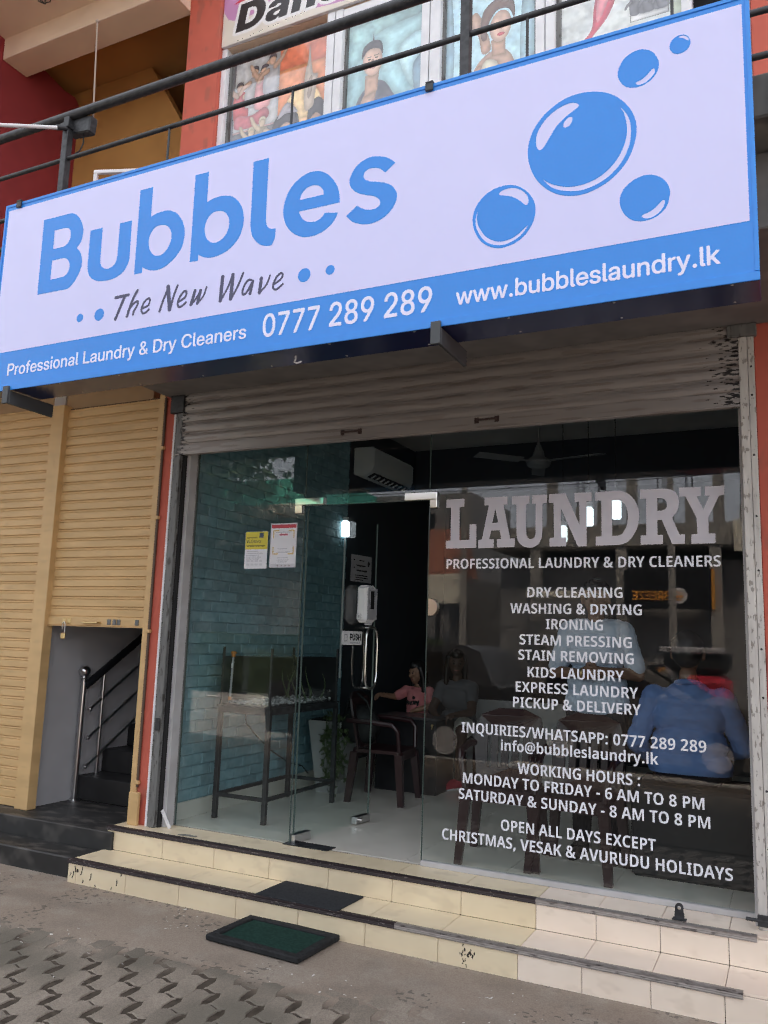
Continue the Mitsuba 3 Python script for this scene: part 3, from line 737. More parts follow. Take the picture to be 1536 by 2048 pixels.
def door_pt(s, off, z):
    return (-1.285 + DX * s + DY * off, DY * s - DX * off, z)


def door_box(s0, s1, o0, o1, z0, z1, c=0.0):
    m = box(s0, s1, -o1, -o0, z0, z1, c)
    return place(m, (-1.285, 0, 0), math.degrees(math.atan2(DY, DX)))


v = np.array([door_pt(0.02, 0, 0.012), door_pt(0.84, 0, 0.012), door_pt(0.84, 0, 2.108), door_pt(0.02, 0, 2.108)])
put(dl, 'leaf', trimesh.Trimesh(v, np.array([[0, 1, 2], [0, 2, 3]]), process=False), 'm_glass_door')
put(dl, 'leaf_edge', join(door_box(0.8405, 0.843, -0.006, 0.006, 0.012, 2.108), door_box(0.0165, 0.0195, -0.006, 0.006, 0.012, 2.108)), 'm_pane_edge')
put(dl, 'bottom_patch', door_box(0.005, 0.17, -0.02, 0.02, 0.004, 0.056, 0.003), 'm_steel')
LOCK = put(dl, 'bottom_patch', door_box(0.67, 0.84, -0.02, 0.02, 0.008, 0.058, 0.003), 'm_steel')
put(LOCK, 'knob', place(trimesh.creation.cylinder(0.012, 0.02, sections=14), door_pt(0.72, 0.03, 0.033), math.degrees(math.atan2(DY, DX)), 90), 'm_chrome')
for off in (0.055,):
    ring = []
    for k in range(40):
        t = k / 40 * 2 * math.pi
        s = 0.735 + 0.072 * math.copysign(abs(math.cos(t)) ** 0.7, math.cos(t))
        z = 1.135 + 0.212 * math.copysign(abs(math.sin(t)) ** 0.42, math.sin(t))
        ring.append(door_pt(s, off, z))
    put(dl, 'handle', join(tube(ring, 0.0095, 8, closed=True), cyl(door_pt(0.735, 0, 1.345), door_pt(0.735, off, 1.345), 0.008), cyl(door_pt(0.735, 0, 0.923), door_pt(0.735, off, 0.923), 0.008)), 'm_chrome', smooth=60)
pz = place(xz(unary_union([fit('PUSH', 0.09, 0.222, 1.2535, 0.046, weight=800, width=80, which='inter')]), -0.0048, -0.0035), door_pt(0.447, 0, 0), math.degrees(math.atan2(DY, DX)))
ps = thing('push_sticker', 'white PUSH sticker on the open glass door below the dispenser', 'sticker')
put(ps, 'card', door_box(0.445, 0.685, 0.002, 0.0034, 1.222, 1.317), 'm_white_plastic')
put(ps, 'lettering', pz, 'm_black')
put(ps, 'fine_print', place(xz(unary_union([rect(0.095, 0.22, 1.233, 1.239), rrect(0.02, 0.06, 1.245, 1.295, 0.01).difference(rrect(0.026, 0.054, 1.251, 1.289, 0.008))]), -0.0048, -0.0035), door_pt(0.447, 0, 0), math.degrees(math.atan2(DY, DX))), 'm_grey_plastic')
nt = thing('paper_notice', 'grey printed notice on the glass door above the dispenser', 'notice')
put(nt, 'card', door_box(0.52, 0.775, 0.002, 0.0034, 1.665, 1.855), mat('m_notice_grey', [0.16, 0.165, 0.17], 0.6))
put(nt, 'print', place(xz(unary_union([rect(0.09, 0.15, 1.815, 1.822), rect(0.06, 0.17, 1.775, 1.786), rect(0.06, 0.19, 1.74, 1.751), rect(0.05, 0.20, 1.707, 1.715), rect(0.05, 0.20, 1.692, 1.699), rect(0.05, 0.15, 1.677, 1.684), ell(0.21, 1.80, 0.012, 0.02), rect(0.02, 0.035, 1.815, 1.823), rect(0.02, 0.035, 1.76, 1.768)]), -0.0048, -0.0035), door_pt(0.527, 0, 0), math.degrees(math.atan2(DY, DX))), 'm_black')
sd = thing('sanitizer_dispenser', 'white wall sanitizer dispenser mounted on the open glass door', 'dispenser')
put(sd, 'casing', door_box(0.592, 0.722, 0.003, 0.098, 1.378, 1.642, 0.022), 'm_white_plastic')
put(sd, 'front_cover', door_box(0.598, 0.716, 0.0985, 0.104, 1.40, 1.62, 0.004), 'm_grey_plastic')
put(sd, 'level_window', door_box(0.632, 0.672, 0.1045, 0.107, 1.475, 1.60, 0.003), 'm_black')
put(sd, 'nozzle', door_box(0.64, 0.68, 0.05, 0.09, 1.362, 1.377, 0.003), 'm_grey_plastic')
put(sd, 'side_label', place(xz(unary_union([rrect(-0.02, 0.02, 1.40, 1.44, 0.006).difference(rrect(-0.016, 0.016, 1.404, 1.436, 0.005)), ell(0, 1.42, 0.008, 0.01)]), -0.002, 0.0), door_pt(0.5918, 0.035, 0), math.degrees(math.atan2(DY, DX)) - 90), 'm_grey_plastic')
fc = thing('floor_closer', 'black floor spring cover plate at the foot of the open door', 'door closer')
put(fc, 'plate', box(-1.325, -1.005, -0.038, 0.068, 0.0012, 0.0055, 0.001), 'm_black_steel')
hp = thing('floor_hasp', 'small black steel floor hasp with a round eye on the landing', 'hasp')
_h = sg.LineString([(0, 0.0), (0, 0.052)]).buffer(0.019, 12).union(sg.box(-0.022, 0, 0.022, 0.03)).difference(sg.Point(0, 0.05).buffer(0.0085, 12)).intersection(sg.box(-1, 0, 1, 1))
put(hp, 'eye_plate', xz(_h, -0.204, -0.198).apply_translation((1.012, 0, 0.004)), 'm_black_steel')
put(hp, 'base_plate', box(0.98, 1.044, -0.222, -0.186, 0.0012, 0.006, 0.001), 'm_black_steel')
# lettering on the fixed pane


def words(g, s, cap):
    """The glyph outlines of a line, gathered word by word."""
    ps = sorted(polys(g), key=lambda p: p.bounds[0])
    gaps = sorted(((b.bounds[0] - max(q.bounds[2] for q in ps[:i + 1]), i) for i, b in enumerate(ps[1:])), reverse=True)[:s.count(' ')]
    cuts = sorted(i + 1 for _, i in gaps)
    return [unary_union(ps[a:b]) for a, b in zip([0] + cuts, cuts + [len(ps)])]


YL0, YL1 = -0.0030, -0.0012
for ch, loops in LA.items():
    put(PANE, 'display_letter', xz(outline(loops), YL0, YL1), 'm_vinyl_big')
for s, x0, x1, z, cap in (('PROFESSIONAL LAUNDRY & DRY CLEANERS', -0.291, 1.228, 1.6955, 0.057), ('DRY CLEANING', 0.205, 0.732, 1.530, 0.056), ('WASHING & DRYING', 0.105, 0.831, 1.439, 0.056), ('IRONING', 0.312, 0.626, 1.354, 0.056),
                        ('STEAM PRESSING', 0.161, 0.777, 1.265, 0.056), ('STAIN REMOVING', 0.155, 0.786, 1.180, 0.056), ('KIDS LAUNDRY', 0.209, 0.733, 1.087, 0.056), ('EXPRESS LAUNDRY', 0.141, 0.805, 1.003, 0.056), ('PICKUP & DELIVERY', 0.126, 0.818, 0.918, 0.056),
                        ('INQUIRIES/WHATSAPP: 0777 289 289', -0.178, 1.134, 0.757, 0.057), ('info@bubbleslaundry.lk', 0.058, 0.901, 0.677, 0.056), ('WORKING HOURS :', 0.155, 0.809, 0.561, 0.057), ('MONDAY TO FRIDAY - 6 AM TO 8 PM', -0.164, 1.118, 0.479, 0.057),
                        ('SATURDAY & SUNDAY - 8 AM TO 8 PM', -0.188, 1.143, 0.391, 0.057), ('OPEN ALL DAYS EXCEPT', 0.063, 0.881, 0.251, 0.057), ('CHRISTMAS, VESAK & AVURUDU HOLIDAYS', -0.284, 1.240, 0.160, 0.058)):
    for w in words(fit(s, x0, x1, z, cap, weight=650, width=92), s, cap):
        put(PANE, 'word', xz(w, YL0, YL1), 'm_vinyl')
# papers taped to the left pane
W_, Y_, K_, R_, G_ = [0.72, 0.72, 0.76], [0.66, 0.56, 0.05], [0.05, 0.05, 0.06], [0.50, 0.05, 0.07], [0.45, 0.45, 0.5]


def bars(x0, x1, zs, h, col):
    return [(rect(x0, x0 + (x1 - x0) * (0.6 + 0.4 * rnd.random()), z, z + h), col) for z in zs]


m, c = sheet([(rect(-1.758, -1.576, 1.707, 1.957), W_), (rect(-1.757, -1.577, 1.838, 1.956), Y_), (rect(-1.645, -1.612, 1.915, 1.948), [0.06, 0.08, 0.12]), (fit('Visitors', -1.748, -1.63, 1.880, 0.022, weight=600), K_), (rect(-1.745, -1.60, 1.855, 1.866), [0.25, 0.2, 0.03]), (rect(-1.745, -1.66, 1.912, 1.922), [0.35, 0.28, 0.03])]
             + bars(-1.745, -1.60, (1.822, 1.808, 1.795, 1.783, 1.77), 0.005, G_) + [(rect(-1.74 + k * 0.034, -1.715 + k * 0.034, 1.728 + 0.024 * (j), 1.742 + 0.024 * j), [0.58, 0.58, 0.63]) for k in range(4) for j in (0, 1)])
m.apply_translation((0, -0.003, 0))
pp = solo('visitor_notice', m, 'm_print', 'yellow and white visitor notice taped to the left glass pane', 'notice', color=c)
m, c = sheet([(rect(-1.556, -1.350, 1.713, 2.008), [0.55, 0.55, 0.6]), (rect(-1.549, -1.357, 1.738, 2.000), W_), (rect(-1.549, -1.357, 1.975, 1.999), R_),
              (rrect(-1.535, -1.37, 1.80, 1.963, 0.004).difference(rrect(-1.528, -1.377, 1.807, 1.956, 0.003)).difference(rect(-1.49, -1.415, 1.79, 1.97)).difference(rect(-1.54, -1.36, 1.85, 1.91)), [0.62, 0.40, 0.08]),
              (rect(-1.485, -1.42, 1.926, 1.937), [0.5, 0.12, 0.16]), (rect(-1.515, -1.39, 1.945, 1.950), G_)] + [(rect(x, y, z, z + 0.005), G_) for x, y, z in ((-1.50, -1.42, 1.835), (-1.505, -1.40, 1.812), (-1.495, -1.41, 1.775), (-1.50, -1.405, 1.760), (-1.49, -1.42, 1.748))] + [(ell(-1.49 + k * 0.03, 1.726, 0.006), [0.35, 0.25, 0.25]) for k in range(4)])
m.apply_translation((0, -0.003, 0))
pp = solo('framed_notice', m, 'm_print', 'white notice with red band and yellow corner marks taped beside the yellow notice', 'notice', color=c)

# ================================================================ balcony and upper storey
bal = thing('balcony', 'concrete balcony slab with beige underside behind the big sign', 'balcony')
put(bal, 'slab', box(-8.0, 4.0, -1.42, -0.02, 3.259, 3.44, 0.008), 'm_concrete')
put(bal, 'painted_soffit', box(-8.0, -2.41, -1.40, -0.02, 3.252, 3.2585), 'm_beige')
rl = thing('balcony_railing', 'black painted steel pipe railing along the balcony', 'railing')
put(rl, 'top_rail', cyl((-8, -1.40, 4.29), (4, -1.40, 4.275), 0.027), 'm_black_steel', smooth=40)
for z in (4.005, 3.715, 3.525):
    put(rl, 'rail', cyl((-8, -1.40, z), (4, -1.40, z), 0.013), 'm_black_steel', smooth=40)
for x in (-4.71, -2.2, 0.31, 2.82):
    put(rl, 'post', box(x - 0.022, x + 0.022, -1.422, -1.378, 3.44, 4.27, 0.003), 'm_black_steel')
for x in (-3.9, -3.2, -1.415, -0.62, 0.597, 1.2, 1.75):
    put(rl, 'baluster', cyl((x, -1.40, 3.44), (x, -1.40, 4.0), 0.0065), 'm_black_steel', smooth=40)
blk = thing('added_storeys', 'unseen upper storeys and roof added to keep the sun off the shop front', 'building')  # out of view, added to block the sun from front and pavement
put(blk, 'roof', box(-14, 12, 0.31, 11, 8.001, 8.3), 'm_concrete')
put(blk, 'rear', box(-14, 12, 6.0, 11, -0.5, 8.0), 'm_concrete')
put(blk, 'left_storey', box(-14, -2.61, 0.04, 5.9, 6.601, 8.0), 'm_beige')
put(blk, 'right_storey', box(2.601, 12, 0.03, 5.9, 3.26, 8.0), 'm_orange')
bx = thing('antenna_box', 'black plastic box with a thin whip antenna clamped to the railing post', 'antenna')
put(bx, 'body', place(box(-0.085, 0.085, -0.03, 0.03, -0.052, 0.052, 0.008), (-2.125, -1.36, 4.215), 0, 0, 6), 'm_black_steel')
put(bx, 'clamp', box(-2.235, -2.165, -1.435, -1.36, 4.19, 4.225, 0.003), 'm_black_steel')
put(bx, 'antenna', join(cyl((-2.05, -1.36, 4.26), (-2.078, -1.37, 4.89), 0.0055, 8, 0.004), ball((-2.078, -1.37, 4.895), 0.011)), mat('m_antenna', [0.30, 0.22, 0.17], 0.5), smooth=40)
put(bx, 'cable', tube([(-2.12, -1.36, 4.163), (-2.115, -1.355, 4.12), (-2.13, -1.36, 4.07), (-2.165, -1.38, 4.03), (-2.17, -1.39, 4.01)], 0.004), 'm_black', smooth=True)
pole = thing('flag_bracket', 'thin white metal rod reaching out from the railing post at the left', 'rod')
put(pole, 'rod', cyl((-2.19, -1.43, 4.185), (-2.62, -2.10, 3.93), 0.011), 'm_white_trim', smooth=40)
put(pole, 'socket', cyl((-2.19, -1.42, 4.19), (-2.215, -1.47, 4.172), 0.016), 'm_black_steel', smooth=40)
wf = thing('white_frame', 'white tubular sign frame standing on the balcony behind the sign', 'frame')
put(wf, 'tube', place(join(box(-0.012, 0.013, -0.0125, 0.0125, 3.442, 4.255, 0.003), box(0.72, 0.745, -0.0125, 0.0125, 3.442, 4.255, 0.003), box(-0.012, 0.745, -0.013, 0.013, 4.256, 4.281, 0.003)), (-2.488, -0.90, 0), 19.4), 'm_white_trim')

uf = thing('upper_facade', 'orange upper floor front with white framed display windows', 'wall')
put(uf, 'sill_wall', box(-2.285, 2.6, 0.02, 0.22, 3.441, 4.35), 'm_orange')
put(uf, 'header_wall', box(-2.285, 2.6, 0.06, 0.30, 5.787, 8.0), 'm_beige')
put(uf, 'pillar', box(-2.60, -2.2855, -0.002, 0.35, 3.441, 8.0, 0.004), 'm_orange')
put(uf, 'pillar', box(1.47, 2.2, -0.01, 0.35, 3.441, 8.0, 0.004), 'm_orange')
put(uf, 'room_wall', box(-2.28, 2.6, 0.5, 0.55, 3.441, 8.0), 'm_dark_wall')
FZ0, FZ1 = 4.351, 5.785
for x0, x1 in ((-2.284, -2.236), (-1.335, -1.272), (-1.265, -1.203), (-0.578, -0.520), (-0.513, -0.438), (0.222, 0.280), (0.287, 0.345), (1.10, 1.16), (1.42, 1.468)):
    put(uf, 'window_frame', box(x0, x1, 0.045, 0.135, FZ0, FZ1, 0.003), 'm_frame_white')
put(uf, 'window_frame', box(-2.235, 1.42, 0.05, 0.13, FZ0 + 0.001, FZ0 + 0.05, 0.003), 'm_frame_white')
put(uf, 'window_frame', box(-1.20, 1.42, 0.046, 0.13, FZ1 - 0.075, FZ1 - 0.012, 0.003), 'm_frame_white')
for x0, x1 in ((-2.235, -2.215), (-1.202, -1.186), (-0.437, -0.42), (0.204, 0.221), (0.346, 0.372)):
    put(uf, 'window_gasket', box(x0, x1, 0.09, 0.13, FZ0 + 0.051, FZ1 - 0.076), 'm_guide_dark')
WIN = []
for x0, x1 in ((-2.214, -1.336), (-1.185, -0.579), (-0.419, 0.203), (0.373, 1.099)):
    v = np.array([[x0, 0.10, FZ0 + 0.052], [x1, 0.10, FZ0 + 0.052], [x1, 0.10, FZ1 - 0.077], [x0, 0.10, FZ1 - 0.077]])
    WIN.append(put(uf, 'window_pane', trimesh.Trimesh(v, np.array([[0, 1, 2], [0, 2, 3]]), process=False), 'm_glass_clear'))


def poly(*p):
    return sg.Polygon(p)


def smooth_poly(*p):
    return sg.Polygon(spline(' '.join('%d,%d' % (round(a * 1000), round(b * 1000)) for a, b in p))).buffer(0)


def person_print(x, z, s, skin, cloth, hair, lean=0, flip=1):
    """A small printed figure with one arm up."""
    def q(*pts):
        return affinity.rotate(smooth_poly(*[(x + flip * a * s, z + b * s) for a, b in pts]), lean, origin=(x, z))
    return [(q((-0.10, 0), (0.10, 0), (0.13, 0.22), (0.09, 0.42), (-0.09, 0.42), (-0.13, 0.22)), cloth), (q((0.05, 0.36), (0.16, 0.46), (0.24, 0.62), (0.20, 0.64), (0.12, 0.52), (0.02, 0.43)), skin),
            (q((-0.06, 0.40), (-0.18, 0.34), (-0.24, 0.22), (-0.20, 0.20), (-0.14, 0.28), (-0.04, 0.33)), skin), (affinity.translate(q((-0.055, 0.50), (-0.03, 0.44), (0.03, 0.44), (0.055, 0.50), (0.04, 0.57), (-0.04, 0.57)), 0, 0), skin),
            (q((-0.065, 0.52), (-0.05, 0.59), (0.0, 0.61), (0.05, 0.59), (0.065, 0.52), (0.03, 0.555), (-0.03, 0.555)), hair)]


SK, SK2, HR = [0.50, 0.32, 0.23], [0.62, 0.42, 0.32], [0.06, 0.05, 0.06]
# first window: dancers in costume
L = [(rect(-2.213, -1.337, 4.41, 5.78), [0.16, 0.16, 0.18]), (rect(-2.19, -1.78, 5.08, 5.76), [0.50, 0.50, 0.50]), (rect(-1.78, -1.338, 4.9, 5.78), [0.72, 0.28, 0.12]), (rect(-1.78, -1.338, 5.50, 5.78), [0.66, 0.17, 0.08]),
     (ell(-1.56, 5.16, 0.155), [0.85, 0.62, 0.32]), (rect(-1.78, -1.338, 4.45, 4.98), [0.74, 0.55, 0.45]), (ell(-1.53, 5.01, 0.11, 0.05), [0.82, 0.55, 0.30])]
for x, z, s, cl in ((-2.12, 5.18, 0.55, [0.55, 0.08, 0.08]), (-2.03, 5.28, 0.55, [0.40, 0.38, 0.38]), (-1.93, 5.24, 0.6, [0.62, 0.30, 0.30]), (-1.86, 5.34, 0.55, [0.45, 0.45, 0.47])):
    L += person_print(x, z, s, SK, cl, HR, rnd.uniform(-8, 8), rnd.choice((-1, 1)))
L += [(smooth_poly((-2.17, 5.12), (-1.98, 5.10), (-1.86, 5.16), (-1.90, 5.24), (-2.02, 5.20), (-2.16, 5.22)), [0.55, 0.15, 0.17]), (rect(-2.19, -1.78, 5.075, 5.088), [0.55, 0.35, 0.33])]
for x, z in ((-2.14, 4.72), (-2.03, 4.80), (-1.93, 4.86), (-1.98, 4.62)):
    L += person_print(x, z, 0.5, [0.52, 0.42, 0.30], [0.45, 0.38, 0.28], [0.62, 0.55, 0.40], rnd.uniform(-10, 10), rnd.choice((-1, 1)))
# the near dancers
L += [(smooth_poly((-1.90, 4.45), (-1.58, 4.45), (-1.56, 4.66), (-1.66, 4.84), (-1.80, 4.84), (-1.90, 4.66)), [0.62, 0.42, 0.30]), (smooth_poly((-1.88, 4.45), (-1.76, 4.45), (-1.74, 4.62), (-1.84, 4.70)), [0.62, 0.12, 0.13]),
      (smooth_poly((-1.83, 4.95), (-1.80, 5.10), (-1.70, 5.16), (-1.60, 5.10), (-1.585, 4.92), (-1.63, 4.86), (-1.80, 4.86)), HR), (ell(-1.70, 4.955, 0.072, 0.100), SK2), (ell(-1.725, 4.975, 0.012, 0.006), HR), (ell(-1.675, 4.975, 0.012, 0.006), HR), (ell(-1.70, 4.905, 0.024, 0.009), [0.50, 0.10, 0.10]), (smooth_poly((-1.78, 5.10), (-1.70, 5.22), (-1.60, 5.12), (-1.70, 5.13)), [0.35, 0.33, 0.36]),
      (smooth_poly((-1.56, 4.45), (-1.345, 4.45), (-1.345, 4.78), (-1.42, 4.92), (-1.52, 4.86), (-1.57, 4.66)), [0.50, 0.30, 0.22]), (rect(-1.49, -1.40, 4.84, 4.90), [0.50, 0.09, 0.09]), (ell(-1.445, 4.99, 0.062, 0.088), SK), (ell(-1.465, 5.00, 0.010, 0.005), HR), (ell(-1.425, 5.00, 0.010, 0.005), HR), (ell(-1.445, 4.95, 0.02, 0.007), [0.5, 0.1, 0.1]),
      (smooth_poly((-1.51, 5.02), (-1.50, 5.14), (-1.43, 5.19), (-1.37, 5.13), (-1.375, 5.02), (-1.44, 5.07)), HR), (smooth_poly((-1.54, 5.12), (-1.555, 5.36), (-1.53, 5.52), (-1.52, 5.64), (-1.505, 5.52), (-1.48, 5.40), (-1.44, 5.38), (-1.46, 5.22), (-1.47, 5.13)), [0.48, 0.40, 0.32]), (smooth_poly((-1.52, 5.20), (-1.52, 5.34), (-1.49, 5.38), (-1.485, 5.25)), [0.36, 0.28, 0.22])]
frame = rect(-2.213, -1.337, 4.404, 5.706)
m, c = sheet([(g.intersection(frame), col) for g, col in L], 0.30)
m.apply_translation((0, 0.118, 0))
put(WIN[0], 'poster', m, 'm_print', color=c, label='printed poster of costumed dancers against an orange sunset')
# second window: man in a dark jacket
TQ = [0.42, 0.66, 0.70]
L = [(rect(-1.184, -0.58, 4.404, 5.78), TQ), (smooth_poly((-1.18, 5.30), (-0.95, 5.55), (-0.58, 5.62), (-0.58, 5.78), (-1.18, 5.78)), [0.36, 0.58, 0.60]), (smooth_poly((-0.78, 5.38), (-0.70, 5.10), (-0.58, 5.02), (-0.58, 5.45)), [0.50, 0.72, 0.76]), (smooth_poly((-0.67, 5.18), (-0.62, 4.85), (-0.58, 4.82), (-0.58, 5.25), (-0.62, 5.28)), [0.28, 0.42, 0.52]),
     (smooth_poly((-1.12, 4.45), (-1.14, 4.80), (-1.10, 5.05), (-0.99, 5.17), (-0.89, 5.16), (-0.80, 5.02), (-0.74, 4.90), (-0.60, 4.80), (-0.60, 4.72), (-0.76, 4.74), (-0.82, 4.80), (-0.84, 4.45)), [0.13, 0.13, 0.16]),
     (smooth_poly((-1.13, 4.60), (-1.11, 4.90), (-1.04, 5.10), (-0.96, 5.16), (-0.955, 5.05), (-1.02, 4.86), (-1.06, 4.60)), SK2), (poly((-1.04, 5.08), (-0.94, 5.10), (-0.93, 5.26), (-1.04, 5.24)), SK), (ell(-0.985, 5.345, 0.078, 0.118, 4), SK2), (smooth_poly((-1.072, 5.38), (-1.06, 5.47), (-0.99, 5.505), (-0.92, 5.48), (-0.905, 5.38), (-0.94, 5.43), (-1.02, 5.44)), HR),
     (poly((-0.99, 5.50), (-0.985, 5.56), (-0.975, 5.50)), HR), (ell(-1.012, 5.362, 0.013, 0.006), HR), (ell(-0.955, 5.365, 0.013, 0.006), HR), (rect(-1.03, -0.995, 5.378, 5.384), HR), (rect(-0.975, -0.938, 5.382, 5.388), HR), (poly((-0.992, 5.36), (-0.975, 5.36), (-0.972, 5.318), (-1.0, 5.316)), SK), (ell(-0.985, 5.29, 0.026, 0.006), [0.42, 0.2, 0.17])]
frame = rect(-1.184, -0.58, 4.404, 5.706)
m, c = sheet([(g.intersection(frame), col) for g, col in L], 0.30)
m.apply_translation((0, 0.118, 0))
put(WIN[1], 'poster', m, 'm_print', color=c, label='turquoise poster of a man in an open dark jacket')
# third window: woman with one arm raised
LB = [0.50, 0.72, 0.80]
L = [(rect(-0.418, 0.202, 4.404, 5.78), LB), (smooth_poly((-0.41, 4.6), (-0.36, 5.1), (-0.38, 5.6), (-0.42, 5.7), (-0.42, 4.5)), [0.38, 0.58, 0.68]), (smooth_poly((0.12, 4.7), (0.10, 5.2), (0.14, 5.7), (0.20, 5.7), (0.20, 4.7)), [0.42, 0.62, 0.70]),
     (smooth_poly((-0.25, 4.70), (-0.24, 4.98), (-0.14, 5.12), (-0.02, 5.14), (0.05, 5.06), (0.07, 4.92), (0.05, 4.70)), SK2), (smooth_poly((-0.31, 4.70), (-0.28, 4.92), (-0.18, 5.06), (-0.14, 4.98), (-0.22, 4.86), (-0.24, 4.70)), SK2), (smooth_poly((-0.26, 5.40), (-0.20, 5.46), (-0.13, 5.30), (-0.10, 5.16), (-0.16, 5.14), (-0.19, 5.28)), SK),
     (smooth_poly((-0.16, 4.72), (-0.18, 4.95), (-0.14, 5.08), (-0.06, 5.06), (-0.02, 4.95), (0.04, 4.93), (0.06, 5.02), (0.05, 4.80), (0.02, 4.70)), [0.62, 0.58, 0.46]), (smooth_poly((-0.12, 4.70), (-0.10, 4.88), (-0.02, 4.90), (0.03, 4.86), (0.02, 4.70)), [0.66, 0.28, 0.33]), (poly((-0.09, 5.10), (0.0, 5.10), (0.0, 5.22), (-0.10, 5.22)), SK),
     (smooth_poly((-0.17, 5.26), (-0.16, 5.44), (-0.06, 5.52), (0.05, 5.48), (0.06, 5.34), (0.02, 5.42), (-0.06, 5.43), (-0.12, 5.34), (-0.13, 5.24)), [0.16, 0.09, 0.07]), (ell(-0.035, 5.31, 0.075, 0.115, -4), SK2), (ell(-0.062, 5.335, 0.014, 0.007), HR), (ell(-0.005, 5.338, 0.014, 0.007), HR), (ell(-0.032, 5.25, 0.026, 0.013), [0.55, 0.10, 0.12]), (poly((-0.04, 5.33), (-0.024, 5.33), (-0.02, 5.285), (-0.046, 5.285)), SK)]
frame = rect(-0.418, 0.202, 4.404, 5.706)
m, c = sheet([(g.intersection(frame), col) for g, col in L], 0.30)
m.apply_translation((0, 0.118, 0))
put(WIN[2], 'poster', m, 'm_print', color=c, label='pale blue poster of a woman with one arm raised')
# fourth window: red silk and a strip of dancing silhouettes
L = [(rect(0.374, 1.098, 4.404, 5.78), [0.66, 0.70, 0.69]), (rect(1.03, 1.098, 4.404, 5.78), [0.58, 0.66, 0.52]), (smooth_poly((0.36, 4.84), (0.46, 4.98), (0.56, 5.08), (0.58, 5.25), (0.64, 5.50), (0.74, 5.60), (0.72, 5.30), (0.66, 5.14), (0.56, 5.02), (0.53, 4.90), (0.46, 4.80)), [0.62, 0.10, 0.15]), (smooth_poly((0.60, 5.12), (0.60, 5.28), (0.66, 5.42), (0.68, 5.30)), [0.74, 0.28, 0.32]), (smooth_poly((0.44, 4.86), (0.50, 4.96), (0.55, 5.0), (0.50, 4.90)), [0.74, 0.28, 0.32]),
     (rect(0.796, 1.025, 5.055, 5.70).difference(rect(0.800, 1.021, 5.059, 5.696)), [0.12, 0.12, 0.12]), (rect(0.800, 1.021, 5.059, 5.696), [0.76, 0.77, 0.77])]
for x, l in ((0.83, 4), (0.875, -10), (0.915, 8), (0.965, -6), (1.0, 12)):
    L += [(g, [0.20, 0.20, 0.22]) for g, _ in person_print(x, 5.10, 0.26, SK, SK, HR, l, rnd.choice((-1, 1)))]
L += [(smooth_poly((0.80, 4.90), (0.86, 4.97), (0.94, 5.0), (0.98, 4.95), (0.96, 4.85), (0.82, 4.85)), [0.42, 0.10, 0.09]), (smooth_poly((0.95, 4.97), (1.0, 4.98), (1.02, 4.92), (0.97, 4.90)), SK2)]
frame = rect(0.374, 1.098, 4.404, 5.706)
m, c = sheet([(g.intersection(frame), col) for g, col in L], 0.30)
m.apply_translation((0, 0.118, 0))
put(WIN[3], 'poster', m, 'm_print', color=c, label='white poster with a red silk figure and small dancing silhouettes')
# banner above the windows
bn = thing('dance_banner', 'pink and white printed banner with heavy black lettering above the display windows', 'banner')
put(bn, 'board', box(-2.28, 1.0, 0.028, 0.055, 5.79, 7.2, 0.003), 'm_frame_white')
word = affinity.skew(fit('Dance', -2.15, -0.98, 5.875, 0.235, weight=900, width=100, which='inter'), xs=10, origin=(0, 5.9))
m, c = sheet([(rect(-2.279, 0.999, 5.791, 7.19), [0.66, 0.60, 0.52]), (smooth_poly((-2.279, 6.10), (-1.9, 5.98), (-1.5, 5.86), (-0.8, 5.81), (0.99, 5.80), (0.99, 7.18), (-2.27, 7.18)).intersection(rect(-2.279, 0.999, 5.791, 7.19)), [0.50, 0.24, 0.44]), (poly((-2.19, 6.13), (-1.88, 6.27), (-1.75, 6.15)), [0.58, 0.04, 0.07]), (word.buffer(0.026), [0.72, 0.70, 0.70]), (word, [0.02, 0.018, 0.02])])
m.apply_translation((0, 0.0255, 0))
put(bn, 'print', m, 'm_print', color=c)
# bay with the maroon wall, ochre stair wall, beams
put(uf, 'ochre_wall', xz(poly((-6.4, 3.45), (-2.30, 3.45), (-2.30, 4.2), (-3.10, 5.65), (-3.60, 6.46), (-6.4, 6.46)), 0.65, 0.75), 'm_ochre', label='ochre painted inner wall with a slanted edge')
put(uf, 'ochre_ceiling', box(-8.0, -2.602, 0.036, 3.2, 6.47, 6.6), 'm_ochre')
put(uf, 'side_bay_wall', box(-8.0, -6.41, 0.036, 3.2, 3.45, 6.469), 'm_ochre')
put(uf, 'stair_wall', box(-4.5, -2.2, 2.6, 2.7, 3.45, 6.47), 'm_maroon')
put(uf, 'maroon_wall', yz(poly((-0.9, 3.45), (1.9, 3.45), (1.9, 5.35), (1.24, 5.90), (1.06, 5.975), (0.88, 6.065), (0.74, 6.20), (0.66, 6.30), (0.59, 6.365), (0.46, 6.355), (0.22, 6.40), (0.04, 6.46), (-0.9, 6.46)), -4.9, -4.5), 'm_maroon', label='maroon painted side wall with a curved edge')
put(uf, 'beam', box(-4.499, -2.601, -0.22, 0.035, 6.2, 6.8, 0.004), 'm_beige')
put(uf, 'roof_soffit', box(-8.0, -2.2, -0.95, -0.221, 6.40, 6.55), 'm_beige')
lm = thing('ceiling_lamp', 'black wire guarded lamp on the upper beige soffit', 'lamp')
put(lm, 'base', place(lathe([(0.0, 0.0), (0.07, 0.0), (0.07, -0.03), (0.05, -0.04), (0.0, -0.04)], 16), (-3.70, -0.50, 6.398)), 'm_black_steel', smooth=40)
put(lm, 'guard', join(*[tube([(-3.70 + 0.06 * math.cos(a), -0.50 + 0.06 * math.sin(a), 6.36), (-3.70 + 0.055 * math.cos(a), -0.50 + 0.055 * math.sin(a), 6.30), (-3.70, -0.50, 6.26)], 0.004, 6) for a in np.arange(6) * math.pi / 3]), 'm_black_steel', smooth=True)

